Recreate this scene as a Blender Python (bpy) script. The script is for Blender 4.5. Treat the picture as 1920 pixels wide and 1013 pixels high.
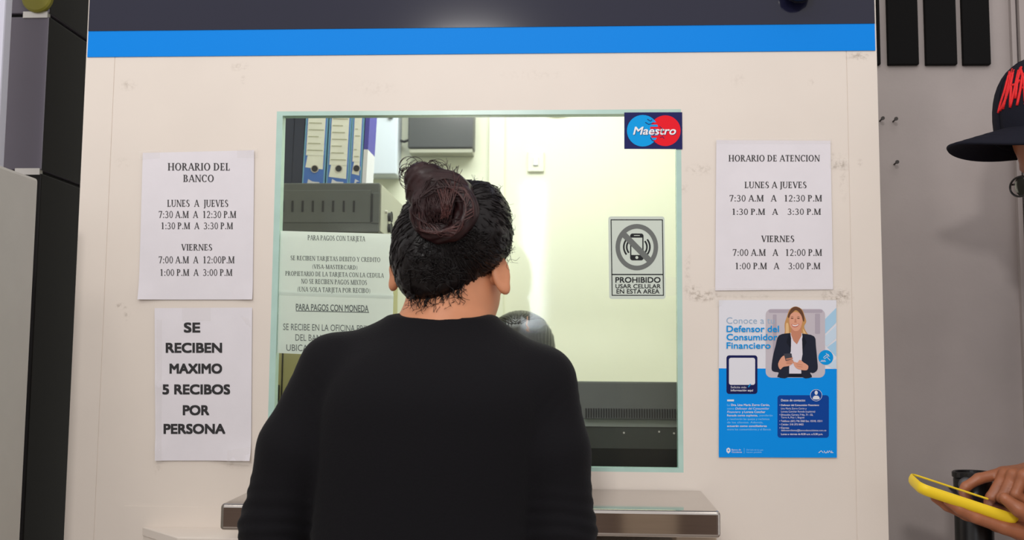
import bpy, math, random
import numpy as np
from mathutils import Vector, Matrix, noise as mnoise

for o in list(bpy.data.objects):
    bpy.data.objects.remove(o)
SC = bpy.context.scene
COL = SC.collection
rnd = random.Random(7)
R = math.radians

# ------------------------------------------------------------------ camera
CAM = Vector((0.19, -2.0, 1.22))
FPX = 2000.0                                   # focal length in pixels of a 1920 px wide frame
YAW, PITCH, ROLL = R(3.1655), R(5.38), R(0.4585)
FW = Vector((-math.sin(YAW) * math.cos(PITCH), math.cos(YAW) * math.cos(PITCH), math.sin(PITCH)))
_rt = Vector((math.cos(YAW), math.sin(YAW), 0))
_up = _rt.cross(FW)
RT = _rt * math.cos(ROLL) + _up * math.sin(ROLL)
UP = -_rt * math.sin(ROLL) + _up * math.cos(ROLL)
cam_d = bpy.data.cameras.new('camera')
cam_d.sensor_width = 36.0
cam_d.lens = FPX / 1920 * 36
cam_d.clip_start = 0.05
cam_d.dof.use_dof = True
cam_d.dof.focus_distance = 1.88
cam_d.dof.aperture_fstop = 5.6
cam = bpy.data.objects.new('camera', cam_d)
COL.objects.link(cam)
_m = Matrix((RT, UP, -FW)).transposed().to_4x4()
_m.translation = CAM
cam.matrix_world = _m
SC.camera = cam


def P(px, py, y=0.0):
    """the place on the upright plane at depth y (the booth front is y = 0) that the photograph shows at this pixel"""
    d = RT * ((px - 960) / FPX) + UP * ((506.5 - py) / FPX) + FW
    return CAM + d * ((y - CAM.y) / d.y)


# ------------------------------------------------------------------ world, lamps, exposure
SC.view_settings.view_transform = 'Standard'
SC.view_settings.look = 'None'
SC.view_settings.gamma = 1.0
SC.view_settings.exposure = -0.06
SC.view_settings.use_curve_mapping = False
wd = bpy.data.worlds.new('world')
SC.world = wd
wd.use_nodes = True
wd.node_tree.nodes['Background'].inputs[0].default_value = (1.0, 0.965, 0.955, 1)
wd.node_tree.nodes['Background'].inputs[1].default_value = 0.88


def area(name, loc, target, sx, sy, watts, col):
    l = bpy.data.lights.new(name, 'AREA')
    l.shape = 'RECTANGLE'
    l.size, l.size_y, l.energy, l.color = sx, sy, watts, col
    o = bpy.data.objects.new(name, l)
    COL.objects.link(o)
    o.location = loc
    o.rotation_euler = (Vector(target) - Vector(loc)).to_track_quat('-Z', 'Y').to_euler()
    return o


area('ceiling_lamp_key', (-1.15, -2.0, 3.30), (0.2, 0.0, 1.4), 0.45, 0.45, 9, (1.0, 0.94, 0.88))
area('room_lamp_key', (-0.48, -5.0, 3.18), (0.1, 0.0, 1.4), 0.42, 0.34, 58, (1.0, 0.96, 0.92))
area('overhead_fill', (0.7, -2.2, 3.45), (0.1, 0.0, 1.3), 1.6, 0.8, 9, (1.0, 0.95, 0.90))  # broad fill light added overhead to soften the booth front
area('booth_lamp', (0.05, 0.62, 2.27), (0.05, 0.75, 0.0), 0.9, 0.6, 13.0, (0.97, 1.0, 0.95))
area('glass_streak_light', (-0.055, -4.9, 1.97), (0.06, 0.0, 1.45), 0.15, 0.95, 9.0, (0.82, 0.91, 1.0))  # upright light added behind the camera so its reflection streaks the glass


# ------------------------------------------------------------------ materials
def lin(c):
    return tuple(((v / 255) / 12.92 if v / 255 <= 0.04045 else ((v / 255 + 0.055) / 1.055) ** 2.4) for v in c) + (1.0,)


def mat(name, rgb, rough=0.55, metal=0.0, noise=0.0, nscale=30.0, bump=0.0, bscale=200.0, spec=0.5, coat=0.0, sheen=0.0, stretch=None, emit=0.0, sss=0.0):
    m = bpy.data.materials.new(name)
    m.use_nodes = True
    nt = m.node_tree
    b = nt.nodes['Principled BSDF']
    b.inputs['Base Color'].default_value = lin(rgb)
    b.inputs['Roughness'].default_value = rough
    b.inputs['Metallic'].default_value = metal
    b.inputs['Specular IOR Level'].default_value = spec
    b.inputs['Coat Weight'].default_value = coat
    b.inputs['Sheen Weight'].default_value = sheen
    if sss:
        b.inputs['Subsurface Weight'].default_value = sss
        b.inputs['Subsurface Radius'].default_value = (0.008, 0.003, 0.0015)
        b.inputs['Subsurface Scale'].default_value = 1.0
    tc = nt.nodes.new('ShaderNodeTexCoord')
    src = tc.outputs['Object']
    if stretch:
        mp = nt.nodes.new('ShaderNodeMapping')
        mp.inputs['Scale'].default_value = stretch
        nt.links.new(src, mp.inputs['Vector'])
        src = mp.outputs['Vector']
    if noise:
        n = nt.nodes.new('ShaderNodeTexNoise')
        n.inputs['Scale'].default_value = nscale
        n.inputs['Detail'].default_value = 5
        nt.links.new(src, n.inputs['Vector'])
        r = nt.nodes.new('ShaderNodeValToRGB')
        c = lin(rgb)
        r.color_ramp.elements[0].position = 0.3
        r.color_ramp.elements[1].position = 0.7
        r.color_ramp.elements[0].color = tuple(max(0, v * (1 - noise)) for v in c[:3]) + (1,)
        r.color_ramp.elements[1].color = tuple(min(1, v * (1 + noise)) for v in c[:3]) + (1,)
        nt.links.new(n.outputs['Fac'], r.inputs['Fac'])
        nt.links.new(r.outputs['Color'], b.inputs['Base Color'])
    if bump:
        n = nt.nodes.new('ShaderNodeTexNoise')
        n.inputs['Scale'].default_value = bscale
        n.inputs['Detail'].default_value = 3
        nt.links.new(src, n.inputs['Vector'])
        bp = nt.nodes.new('ShaderNodeBump')
        bp.inputs['Strength'].default_value = bump
        bp.inputs['Distance'].default_value = 0.002
        nt.links.new(n.outputs['Fac'], bp.inputs['Height'])
        nt.links.new(bp.outputs['Normal'], b.inputs['Normal'])
    return m


def stained(m, stains):
    """worn spots of old glue and tape, each with its place and shape on the panel"""
    nt = m.node_tree
    b = nt.nodes['Principled BSDF']
    tc = nt.nodes.new('ShaderNodeTexCoord')
    n = nt.nodes.new('ShaderNodeTexNoise')
    n.inputs['Scale'].default_value = 95
    n.inputs['Detail'].default_value = 6
    n.inputs['Roughness'].default_value = 0.7
    nt.links.new(tc.outputs['Object'], n.inputs['Vector'])
    rp = nt.nodes.new('ShaderNodeMapRange')
    rp.inputs[1].default_value, rp.inputs[2].default_value = 0.47, 0.66
    nt.links.new(n.outputs['Fac'], rp.inputs[0])
    acc = None
    for (x, z, rx, rz, s) in stains:
        sb = nt.nodes.new('ShaderNodeVectorMath'); sb.operation = 'SUBTRACT'
        sb.inputs[1].default_value = (x, 0, z)
        nt.links.new(tc.outputs['Object'], sb.inputs[0])
        ml = nt.nodes.new('ShaderNodeVectorMath'); ml.operation = 'MULTIPLY'
        ml.inputs[1].default_value = (1 / rx, 0, 1 / rz)
        nt.links.new(sb.outputs[0], ml.inputs[0])
        ln = nt.nodes.new('ShaderNodeVectorMath'); ln.operation = 'LENGTH'
        nt.links.new(ml.outputs[0], ln.inputs[0])
        mr = nt.nodes.new('ShaderNodeMapRange')
        mr.inputs[1].default_value, mr.inputs[2].default_value = 1.0, 0.25
        mr.inputs[3].default_value, mr.inputs[4].default_value = 0.0, s
        nt.links.new(ln.outputs['Value'], mr.inputs[0])
        if acc is None:
            acc = mr.outputs[0]
        else:
            ad = nt.nodes.new('ShaderNodeMath'); ad.operation = 'MAXIMUM'
            nt.links.new(acc, ad.inputs[0]); nt.links.new(mr.outputs[0], ad.inputs[1])
            acc = ad.outputs[0]
    mu = nt.nodes.new('ShaderNodeMath'); mu.operation = 'MULTIPLY'
    nt.links.new(acc, mu.inputs[0]); nt.links.new(rp.outputs[0], mu.inputs[1])
    mx = nt.nodes.new('ShaderNodeMix'); mx.data_type = 'RGBA'
    old = b.inputs['Base Color'].links[0].from_socket if b.inputs['Base Color'].links else None
    if old:
        nt.links.new(old, mx.inputs[6])
    else:
        mx.inputs[6].default_value = b.inputs['Base Color'].default_value
    mx.inputs[7].default_value = lin((120, 98, 72))
    nt.links.new(mu.outputs[0], mx.inputs[0])
    nt.links.new(mx.outputs[2], b.inputs['Base Color'])


def glass_mat(name, tint, rough, refl):
    m = bpy.data.materials.new(name)
    m.use_nodes = True
    nt = m.node_tree
    nt.nodes.clear()
    out = nt.nodes.new('ShaderNodeOutputMaterial')
    mix = nt.nodes.new('ShaderNodeMixShader')
    tr = nt.nodes.new('ShaderNodeBsdfTransparent')
    tr.inputs[0].default_value = tint
    gl = nt.nodes.new('ShaderNodeBsdfGlossy')
    gl.inputs['Roughness'].default_value = rough
    fr = nt.nodes.new('ShaderNodeFresnel')
    fr.inputs['IOR'].default_value = refl
    nt.links.new(fr.outputs[0], mix.inputs[0])
    nt.links.new(tr.outputs[0], mix.inputs[1])
    nt.links.new(gl.outputs[0], mix.inputs[2])
    nt.links.new(mix.outputs[0], out.inputs[0])
    return m


def smudge_mat(name, col, alpha, rough=0.3):
    m = bpy.data.materials.new(name)
    m.use_nodes = True
    b = m.node_tree.nodes['Principled BSDF']
    b.inputs['Base Color'].default_value = lin(col)
    b.inputs['Alpha'].default_value = alpha
    b.inputs['Roughness'].default_value = rough
    return m


M = {}
M['cream'] = mat('cream_laminate', (226, 216, 206), 0.42, noise=0.02, nscale=6, bump=0.03, bscale=500)
M['cream_in'] = mat('pale_yellow_paint', (236, 237, 218), 0.6, noise=0.015, nscale=4)
M['blue'] = mat('blue_vinyl', (0, 134, 232), 0.5, spec=0.12)
M['navy'] = mat('navy_acrylic', (25, 26, 48), 0.09, noise=0.05, nscale=3)
M['grey_wall'] = mat('grey_plaster', (162, 153, 151), 0.8, noise=0.05, nscale=8, bump=0.15, bscale=120)
M['rear'] = mat('brown_plaster', (140, 122, 112), 0.85, noise=0.08, nscale=3)
M['beige_col'] = mat('beige_paint', (196, 177, 156), 0.7)
M['floor'] = mat('grey_tile', (160, 150, 142), 0.35, noise=0.06, nscale=5)
M['teal_edge'] = mat('pale_teal_edge', (176, 208, 198), 0.25, noise=0.05, nscale=25)
M['glass'] = glass_mat('window_glass', (0.955, 0.985, 0.965, 1), 0.065, 1.42)
M['paper'] = mat('office_paper', (226, 222, 228), 0.75, noise=0.02, nscale=20, bump=0.05, bscale=300)
M['paper_green'] = mat('office_paper_window', (238, 244, 239), 0.75, noise=0.015, nscale=20)
_nt = M['paper_green'].node_tree
_b = _nt.nodes['Principled BSDF']
_t = _nt.nodes.new('ShaderNodeBsdfTranslucent'); _t.inputs[0].default_value = lin((236, 240, 236))
_x = _nt.nodes.new('ShaderNodeMixShader'); _x.inputs[0].default_value = 0.3
_nt.links.new(_b.outputs[0], _x.inputs[1]); _nt.links.new(_t.outputs[0], _x.inputs[2])
_nt.links.new(_x.outputs[0], _nt.nodes['Material Output'].inputs[0])
M['ink'] = mat('grey_toner', (62, 60, 62), 0.8)
M['ink_soft'] = mat('faded_toner', (98, 104, 104), 0.8)
M['black_ink'] = mat('black_toner', (44, 43, 45), 0.8)
M['tape'] = smudge_mat('clear_tape', (236, 232, 228), 0.13, 0.12)
M['steel'] = mat('stainless_steel', (190, 184, 178), 0.06, 1.0, noise=0.04, nscale=14, stretch=(1, 1, 22))
M['steel_top'] = M['steel']
M['sweater'] = mat('black_knit', (15, 14, 18), 0.85, bump=0.3, bscale=420, sheen=0.03, spec=0.15)
M['trousers'] = mat('dark_denim', (34, 38, 52), 0.85, bump=0.2, bscale=500)
M['shoe'] = mat('black_leather', (22, 20, 20), 0.4)
M['skin'] = mat('warm_skin', (205, 138, 100), 0.5, noise=0.06, nscale=25, bump=0.06, bscale=350, sss=0.12)
M['skin_man'] = mat('brown_skin', (160, 98, 66), 0.42, noise=0.10, nscale=45, bump=0.12, bscale=300, sss=0.08)
M['hair'] = mat('black_hair', (17, 12, 13), 0.38, noise=0.25, nscale=60, spec=0.3)
M['hair_red'] = mat('red_brown_hair', (40, 20, 21), 0.38, noise=0.3, nscale=60, spec=0.3)
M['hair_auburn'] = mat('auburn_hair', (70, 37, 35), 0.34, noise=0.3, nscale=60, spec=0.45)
M['hair_clerk'] = mat('smooth_black_hair', (13, 13, 15), 0.3, spec=0.5)
M['lips'] = mat('lips', (168, 84, 76), 0.45)
M['eye_white'] = mat('eye_white', (232, 228, 222), 0.3)
M['eye_dark'] = mat('eye_iris', (40, 26, 18), 0.2)
M['cap'] = mat('navy_cotton', (19, 20, 32), 0.8, spec=0.2, bump=0.3, bscale=600)
M['red_thread'] = mat('red_thread', (226, 22, 28), 0.6, bump=0.4, bscale=700)
M['shirt_man'] = mat('charcoal_cotton', (50, 50, 56), 0.85, bump=0.2, bscale=400)
M['shirt_clerk'] = mat('white_blouse', (214, 216, 220), 0.75)
M['yellow'] = mat('yellow_silicone', (250, 214, 34), 0.5)
M['screen'] = mat('phone_screen', (40, 30, 42), 0.08, coat=0.5)
M['black_plastic'] = mat('black_plastic', (20, 20, 22), 0.3)
M['grey_plastic'] = mat('grey_plastic', (84, 84, 88), 0.35)
M['rack'] = mat('dark_grey_steel', (88, 92, 90), 0.5, noise=0.04, nscale=40)
M['rack_dark'] = mat('black_slot', (24, 26, 27), 0.6)
M['rack_side'] = mat('light_grey_steel', (168, 168, 154), 0.5)  # pale tone also paints light onto the cabinet door and unit edge
M['binder_blue'] = mat('blue_binder_board', (66, 116, 204), 0.5)
M['binder_edge'] = mat('pale_blue_binder_edge', (118, 176, 208), 0.45)
M['binder_navy'] = mat('navy_binder_board', (26, 36, 62), 0.45)
M['label'] = mat('label_paper', (240, 240, 232), 0.75, noise=0.04, nscale=40)
M['label_ink'] = mat('label_ink', (165, 165, 140), 0.8)
M['violet'] = mat('violet_board', (70, 66, 168), 0.5)
M['white_metal'] = mat('white_enamel', (214, 222, 236), 0.4)
M['off_white'] = mat('off_white_plastic', (232, 232, 218), 0.45)
M['dark_panel'] = mat('dark_grey_plastic', (66, 68, 71), 0.45, noise=0.04, nscale=60)
M['olive'] = mat('olive_grey_metal', (176, 172, 122), 0.55)
M['printer_a'] = mat('dark_green_grey_plastic', (56, 60, 56), 0.42, noise=0.08, nscale=30)
M['printer_b'] = mat('dull_grey_plastic', (68, 73, 68), 0.4)
M['printer_c'] = mat('near_black_plastic', (22, 28, 30), 0.25)
M['desk'] = mat('dark_desk', (60, 55, 50), 0.5)
M['pillar_front'] = mat('lit_pillar_panel', (100, 94, 106), 0.4, noise=0.03, nscale=6)  # pillar face turned to the light, its brightness put into the colour
M['pillar_side'] = mat('shaded_pillar_panel', (20, 17, 17), 0.45, spec=0.2, noise=0.05, nscale=6)  # the same pillar's shaded side, darkened in the colour
M['silver'] = mat('silver_trim', (206, 202, 196), 0.3, 0.6)
M['kiosk'] = mat('pale_grey_enamel', (178, 175, 168), 0.5, noise=0.02, nscale=20)
M['white_post'] = mat('white_post', (206, 206, 222), 0.45)
M['olive_disc'] = mat('olive_yellow', (128, 122, 30), 0.5)
M['black_panel'] = mat('matt_black_panel', (10, 9, 10), 0.8, spec=0.15)
M['nail'] = mat('dull_iron', (62, 58, 56), 0.5, 0.5)
# printed colours
for k, c in dict(p_white=(224, 224, 232), p_blue=(0, 144, 236), p_cyan=(0, 150, 226), p_pale=(150, 178, 204), p_navy=(22, 28, 84),
                 p_box=(8, 66, 152), p_lt=(168, 206, 232), p_lt2=(200, 218, 234), p_photo=(196, 188, 196), p_photo2=(176, 166, 178), p_blond=(196, 146, 92), p_blond2=(226, 186, 134),
                 p_brown=(104, 70, 50), p_face=(222, 160, 134), p_face2=(198, 134, 108), p_suit=(34, 38, 54), p_suit2=(24, 27, 40), p_shirt=(222, 218, 228), p_phone=(66, 66, 76),
                 p_teeth=(244, 238, 234), p_lip=(190, 100, 92), m_navy=(36, 38, 92), m_blue=(10, 158, 232), m_red=(232, 28, 44), m_white=(240, 240, 244),
                 s_plate=(206, 216, 206), s_grey=(112, 116, 114), s_black=(42, 44, 46), p_text2=(140, 206, 246)).items():
    M[k] = mat(k.replace('p_', 'print_').replace('m_', 'sticker_').replace('s_', 'notice_'), c, 0.6, spec=0.12)


# ------------------------------------------------------------------ object helpers
def mesh_obj(name, verts, faces, material, parent=None, smooth=False, bevel=0, seg=2, solid=0, mats=None, mi=None):
    me = bpy.data.meshes.new(name)
    me.from_pydata([tuple(v) for v in verts], [], faces)
    if mats:
        for k in mats:
            me.materials.append(M[k])
        if mi is not None:
            me.polygons.foreach_set('material_index', mi)
    else:
        me.materials.append(M[material] if isinstance(material, str) else material)
    if smooth:
        me.polygons.foreach_set('use_smooth', [True] * len(me.polygons))
    me.update()
    o = bpy.data.objects.new(name, me)
    COL.objects.link(o)
    if parent:
        o.parent = parent
        o.matrix_parent_inverse = Matrix.Translation(parent.location).inverted() if parent.type == 'EMPTY' else Matrix()
    if bevel:
        b = o.modifiers.new('bevel', 'BEVEL')
        b.width, b.segments, b.limit_method, b.angle_limit = bevel, seg, 'ANGLE', R(40)
    if solid:
        s = o.modifiers.new('solid', 'SOLIDIFY')
        s.thickness, s.offset = solid, 0
    return o


class MB:
    def __init__(self):
        self.v, self.f = [], []

    def box(self, x0, x1, y0, y1, z0, z1):
        n = len(self.v)
        self.v += [(x0, y0, z0), (x1, y0, z0), (x1, y1, z0), (x0, y1, z0), (x0, y0, z1), (x1, y0, z1), (x1, y1, z1), (x0, y1, z1)]
        self.f += [(n, n + 3, n + 2, n + 1), (n + 4, n + 5, n + 6, n + 7), (n, n + 1, n + 5, n + 4), (n + 1, n + 2, n + 6, n + 5), (n + 2, n + 3, n + 7, n + 6), (n + 3, n, n + 4, n + 7)]
        return self

    def prism(self, pts, z0, z1):
        """plan outline extruded upwards"""
        n, k = len(self.v), len(pts)
        self.v += [(x, y, z0) for x, y in pts] + [(x, y, z1) for x, y in pts]
        self.f += [tuple(range(n + k - 1, n - 1, -1)), tuple(range(n + k, n + 2 * k))]
        self.f += [(n + i, n + (i + 1) % k, n + k + (i + 1) % k, n + k + i) for i in range(k)]
        return self

    def prism_x(self, pts, x0, x1):
        """(y, z) profile extruded along x"""
        n, k = len(self.v), len(pts)
        self.v += [(x0, y, z) for y, z in pts] + [(x1, y, z) for y, z in pts]
        self.f += [tuple(range(n + k - 1, n - 1, -1)), tuple(range(n + k, n + 2 * k))]
        self.f += [(n + i, n + (i + 1) % k, n + k + (i + 1) % k, n + k + i) for i in range(k)]
        return self

    def tube(self, pts, r, sides=6, r1=None, taper=None):
        pts = [Vector(p) for p in pts]
        n0, k = len(self.v), len(pts)
        ref = Vector((0.31, 0.52, 0.79))
        for i, p in enumerate(pts):
            t = (pts[min(i + 1, k - 1)] - pts[max(i - 1, 0)])
            if t.length < 1e-9:
                t = Vector((0, 0, 1))
            t.normalize()
            a = t.cross(ref)
            if a.length < 1e-3:
                a = t.cross(Vector((1, 0, 0)))
            a.normalize()
            b = t.cross(a)
            rr = r if r1 is None else r + (r1 - r) * i / max(1, k - 1)
            if taper:
                rr *= taper(i / max(1, k - 1))
            for s in range(sides):
                q = 2 * math.pi * s / sides
                self.v.append(tuple(p + a * (rr * math.cos(q)) + b * (rr * math.sin(q))))
        for i in range(k - 1):
            for s in range(sides):
                s2 = (s + 1) % sides
                self.f.append((n0 + i * sides + s, n0 + i * sides + s2, n0 + (i + 1) * sides + s2, n0 + (i + 1) * sides + s))
        self.f.append(tuple(n0 + s for s in range(sides))[::-1])
        self.f.append(tuple(n0 + (k - 1) * sides + s for s in range(sides)))
        return self

    def lathe(self, prof, c, sides=32):
        """(r, z) profile around a vertical axis through c"""
        n0, k = len(self.v), len(prof)
        for r, z in prof:
            for s in range(sides):
                q = 2 * math.pi * s / sides
                self.v.append((c[0] + r * math.cos(q), c[1] + r * math.sin(q), c[2] + z))
        for i in range(k - 1):
            for s in range(sides):
                s2 = (s + 1) % sides
                self.f.append((n0 + i * sides + s, n0 + i * sides + s2, n0 + (i + 1) * sides + s2, n0 + (i + 1) * sides + s))
        self.f.append(tuple(n0 + s for s in range(sides))[::-1])
        self.f.append(tuple(n0 + (k - 1) * sides + s for s in range(sides)))
        return self

    def grid(self, fn, nu, nv, close=False):
        n0 = len(self.v)
        for j in range(nv + 1):
            for i in range(nu + 1):
                self.v.append(tuple(fn(i / nu, j / nv)))
        for j in range(nv):
            for i in range(nu):
                a = n0 + j * (nu + 1) + i
                self.f.append((a, a + 1, a + nu + 2, a + nu + 1))
        return self

    def xf(self, m, start=0):
        for i in range(start, len(self.v)):
            self.v[i] = tuple(m @ Vector(self.v[i]))
        return self

    def build(self, name, material, parent=None, **kw):
        return mesh_obj(name, self.v, self.f, material, parent, **kw)


def tag(o, label=None, cat=None, group=None, kind=None):
    if label: o['label'] = label
    if cat: o['category'] = cat
    if group: o['group'] = group
    if kind: o['kind'] = kind
    return o


def empty(name, loc, label, cat, group=None):
    o = bpy.data.objects.new(name, None)
    o.empty_display_size = 0.05
    COL.objects.link(o)
    o.location = loc
    return tag(o, label, cat, group)


def struct(name, mb, material, parent=None, **kw):
    o = mb.build(name, material, parent, **kw)
    if not parent:
        o['kind'] = 'structure'
    return o


# ------------------------------------------------------------------ lettering
def text_mesh(s, bold=0.0, shear=0.0, space=1.0):
    cu = bpy.data.curves.new('lettering', 'FONT')
    cu.body = s
    cu.offset = bold
    cu.shear = shear
    cu.space_character = space
    cu.resolution_u = 4
    o = bpy.data.objects.new('lettering_tmp', cu)
    COL.objects.link(o)
    dg = bpy.context.evaluated_depsgraph_get()
    dg.update()
    me = bpy.data.meshes.new_from_object(o.evaluated_get(dg))
    v = [(q.co.x, q.co.y) for q in me.vertices]
    f = [tuple(p.vertices) for p in me.polygons]
    bpy.data.objects.remove(o)
    bpy.data.meshes.remove(me)
    bpy.data.curves.remove(cu)
    return v, f


def ring(cx, cy, rx, ry, wx, wy, a0=0, a1=360, n=22):
    v, f = [], []
    for i in range(n + 1):
        a = R(a0 + (a1 - a0) * i / n)
        v += [(cx + rx * math.cos(a), cy + ry * math.sin(a)), (cx + (rx - wx) * math.cos(a), cy + (ry - wy) * math.sin(a))]
    f = [(2 * i, 2 * i + 1, 2 * i + 3, 2 * i + 2) for i in range(n)]
    return v, f


def _bar(x0, y0, x1, y1, w):
    return [(x0 - w / 2, y0), (x0 + w / 2, y0), (x1 + w / 2, y1), (x1 - w / 2, y1)], [(0, 1, 2, 3)]


def _slab(x0, x1, y0, y1):
    return [(x0, y0), (x1, y0), (x1, y1), (x0, y1)], [(0, 1, 2, 3)]


TK, TN, SF = 0.165, 0.085, 0.06                # thick stem, thin stroke, serif height of the book face


def _stem(x, y0=0.0, y1=1.0, w=TK, s0=1, s1=1):
    p = [_slab(x - w / 2, x + w / 2, y0, y1)]
    if s0: p.append(_slab(x - w / 2 - 0.065, x + w / 2 + 0.065, y0, y0 + SF))
    if s1: p.append(_slab(x - w / 2 - 0.065, x + w / 2 + 0.065, y1 - SF, y1))
    return p


def glyph(c):
    """strokes of a bold book-face capital: (list of shapes, advance width)"""
    S, B = _stem, _bar
    if c == 'A': return [B(0.05, 0, 0.35, 1, TN), B(0.65, 0, 0.36, 1, TK), _slab(0.16, 0.56, 0.28, 0.35), _slab(-0.05, 0.17, 0, SF), _slab(0.53, 0.78, 0, SF)], 0.72
    if c == 'B': return S(0.13) + [ring(0.28, 0.755, 0.24, 0.245, TK, TN, -90, 90), ring(0.28, 0.27, 0.29, 0.27, TK, TN, -90, 90)], 0.62
    if c == 'C': return [ring(0.38, 0.5, 0.37, 0.52, TK, TN, 42, 318), _slab(0.6, 0.66, 0.68, 0.98)], 0.69
    if c == 'D': return S(0.13) + [ring(0.26, 0.5, 0.42, 0.5, TK, TN, -90, 90)], 0.74
    if c == 'E': return S(0.13, s0=0, s1=0) + [_slab(0, 0.5, 0, TN), _slab(0, 0.48, 1 - TN, 1), _slab(0.2, 0.4, 0.47, 0.54), _slab(0.44, 0.5, 0, 0.26), _slab(0.42, 0.48, 0.76, 1), _slab(0.36, 0.41, 0.39, 0.62)], 0.57
    if c == 'G': return [ring(0.38, 0.5, 0.37, 0.52, TK, TN, 42, 330), _slab(0.6, 0.66, 0.7, 0.98)] + S(0.62, 0.02, 0.42, s0=0), 0.76
    if c == 'H': return S(0.13) + S(0.63) + [_slab(0.13, 0.63, 0.465, 0.535)], 0.77
    if c == 'I': return S(0.14), 0.28
    if c == 'J': return S(0.2, -0.05, 1, s0=0) + [ring(0.02, -0.05, 0.252, 0.2, TK, TN, 275, 360)], 0.33
    if c == 'L': return S(0.13) + [_slab(0.1, 0.5, 0, TN), _slab(0.44, 0.5, 0, 0.27)], 0.54
    if c == 'M': return S(0.1, w=TN) + S(0.79) + [B(0.13, 1, 0.43, 0.02, TK), B(0.47, 0.02, 0.77, 1, TN)], 0.92
    if c == 'N': return S(0.11, w=TN) + S(0.66, w=TN, s0=0) + [B(0.12, 1, 0.63, 0, TK)], 0.76
    if c == 'O': return [ring(0.4, 0.5, 0.38, 0.52, TK, TN)], 0.8
    if c == 'P': return S(0.13) + [ring(0.27, 0.73, 0.28, 0.27, TK, TN, -90, 90), _slab(0.13, 0.28, 0.46, 0.53), _slab(0.13, 0.28, 0.93, 1)], 0.59
    if c == 'R': return S(0.13) + [ring(0.27, 0.74, 0.26, 0.26, TK, TN, -90, 90), _slab(0.13, 0.28, 0.48, 0.55), _slab(0.13, 0.28, 0.93, 1), B(0.3, 0.5, 0.58, 0, TK), _slab(0.5, 0.72, 0, SF)], 0.67
    if c == 'S': return [ring(0.27, 0.745, 0.23, 0.275, TK, TN, 60, 262), ring(0.27, 0.255, 0.25, 0.275, TK, TN, -118, 92), B(0.12, 0.64, 0.4, 0.36, TK), _slab(0.4, 0.45, 0.74, 0.98), _slab(0.02, 0.07, 0.02, 0.28)], 0.55
    if c == 'T': return S(0.31, s1=0) + [_slab(0.02, 0.6, 1 - TN, 1), _slab(0.02, 0.07, 0.74, 1), _slab(0.55, 0.6, 0.74, 1)], 0.62
    if c == 'U': return S(0.13, 0.3, 1, s0=0) + S(0.6, 0.3, 1, w=TN, s0=0) + [ring(0.345, 0.3, 0.29, 0.32, 0.11, TN, 180, 360)], 0.72
    if c == 'V': return [B(0.08, 1, 0.35, 0, TK), B(0.62, 1, 0.36, 0, TN), _slab(-0.05, 0.22, 1 - SF, 1), _slab(0.52, 0.74, 1 - SF, 1)], 0.68
    if c == 'X': return [B(0.08, 1, 0.58, 0, TK), B(0.56, 1, 0.08, 0, TN), _slab(-0.04, 0.22, 1 - SF, 1), _slab(0.46, 0.68, 1 - SF, 1), _slab(-0.04, 0.2, 0, SF), _slab(0.44, 0.7, 0, SF)], 0.66
    if c == 'Y': return [B(0.06, 1, 0.33, 0.45, TK), B(0.6, 1, 0.35, 0.45, TN), _slab(-0.05, 0.2, 1 - SF, 1), _slab(0.5, 0.72, 1 - SF, 1)] + S(0.335, 0, 0.5, s1=0), 0.66
    if c == '0': return [ring(0.29, 0.5, 0.27, 0.51, 0.12, TN)], 0.58
    if c == '1': return S(0.3, s1=0) + [B(0.14, 0.86, 0.26, 1, 0.1)], 0.58
    if c == '2': return [ring(0.27, 0.72, 0.24, 0.29, 0.12, TN, -35, 165), B(0.44, 0.58, 0.1, 0.06, 0.11), _slab(0.03, 0.53, 0, 0.1)], 0.58
    if c == '3': return [ring(0.25, 0.75, 0.24, 0.26, 0.12, TN, -88, 150), ring(0.24, 0.26, 0.29, 0.28, 0.12, TN, -150, 92)], 0.58
    if c == '5': return [_slab(0.1, 0.5, 0.9, 1), _slab(0.1, 0.17, 0.5, 1), ring(0.24, 0.31, 0.29, 0.33, 0.12, TN, -140, 118)], 0.58
    if c == '7': return [_slab(0.04, 0.55, 0.9, 1), B(0.5, 0.95, 0.22, 0, 0.13), _slab(0.04, 0.09, 0.76, 0.95)], 0.58
    if c == ':': return [ring(0.13, 0.08, 0.085, 0.085, 0.085, 0.085, n=10), ring(0.13, 0.58, 0.085, 0.085, 0.085, 0.085, n=10)], 0.27
    if c == '.': return [ring(0.12, 0.08, 0.085, 0.085, 0.085, 0.085, n=10)], 0.24
    if c == '(': return [ring(0.45, 0.42, 0.38, 0.66, 0.1, 0.0, 128, 232)], 0.33
    if c == ')': return [ring(-0.1, 0.42, 0.38, 0.66, 0.1, 0.0, -52, 52)], 0.33
    if c == '-': return [_slab(0.04, 0.32, 0.3, 0.38)], 0.36
    return [], 0.24


def serif_mesh(s):
    v, f, x = [], [], 0.0
    for c in s:
        sh, adv = glyph(c)
        for pv, pf in sh:
            n = len(v)
            v += [(x + a, b) for a, b in pv]
            f += [tuple(n + i for i in q) for q in pf]
        x += adv + 0.075
    return v, f


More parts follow.
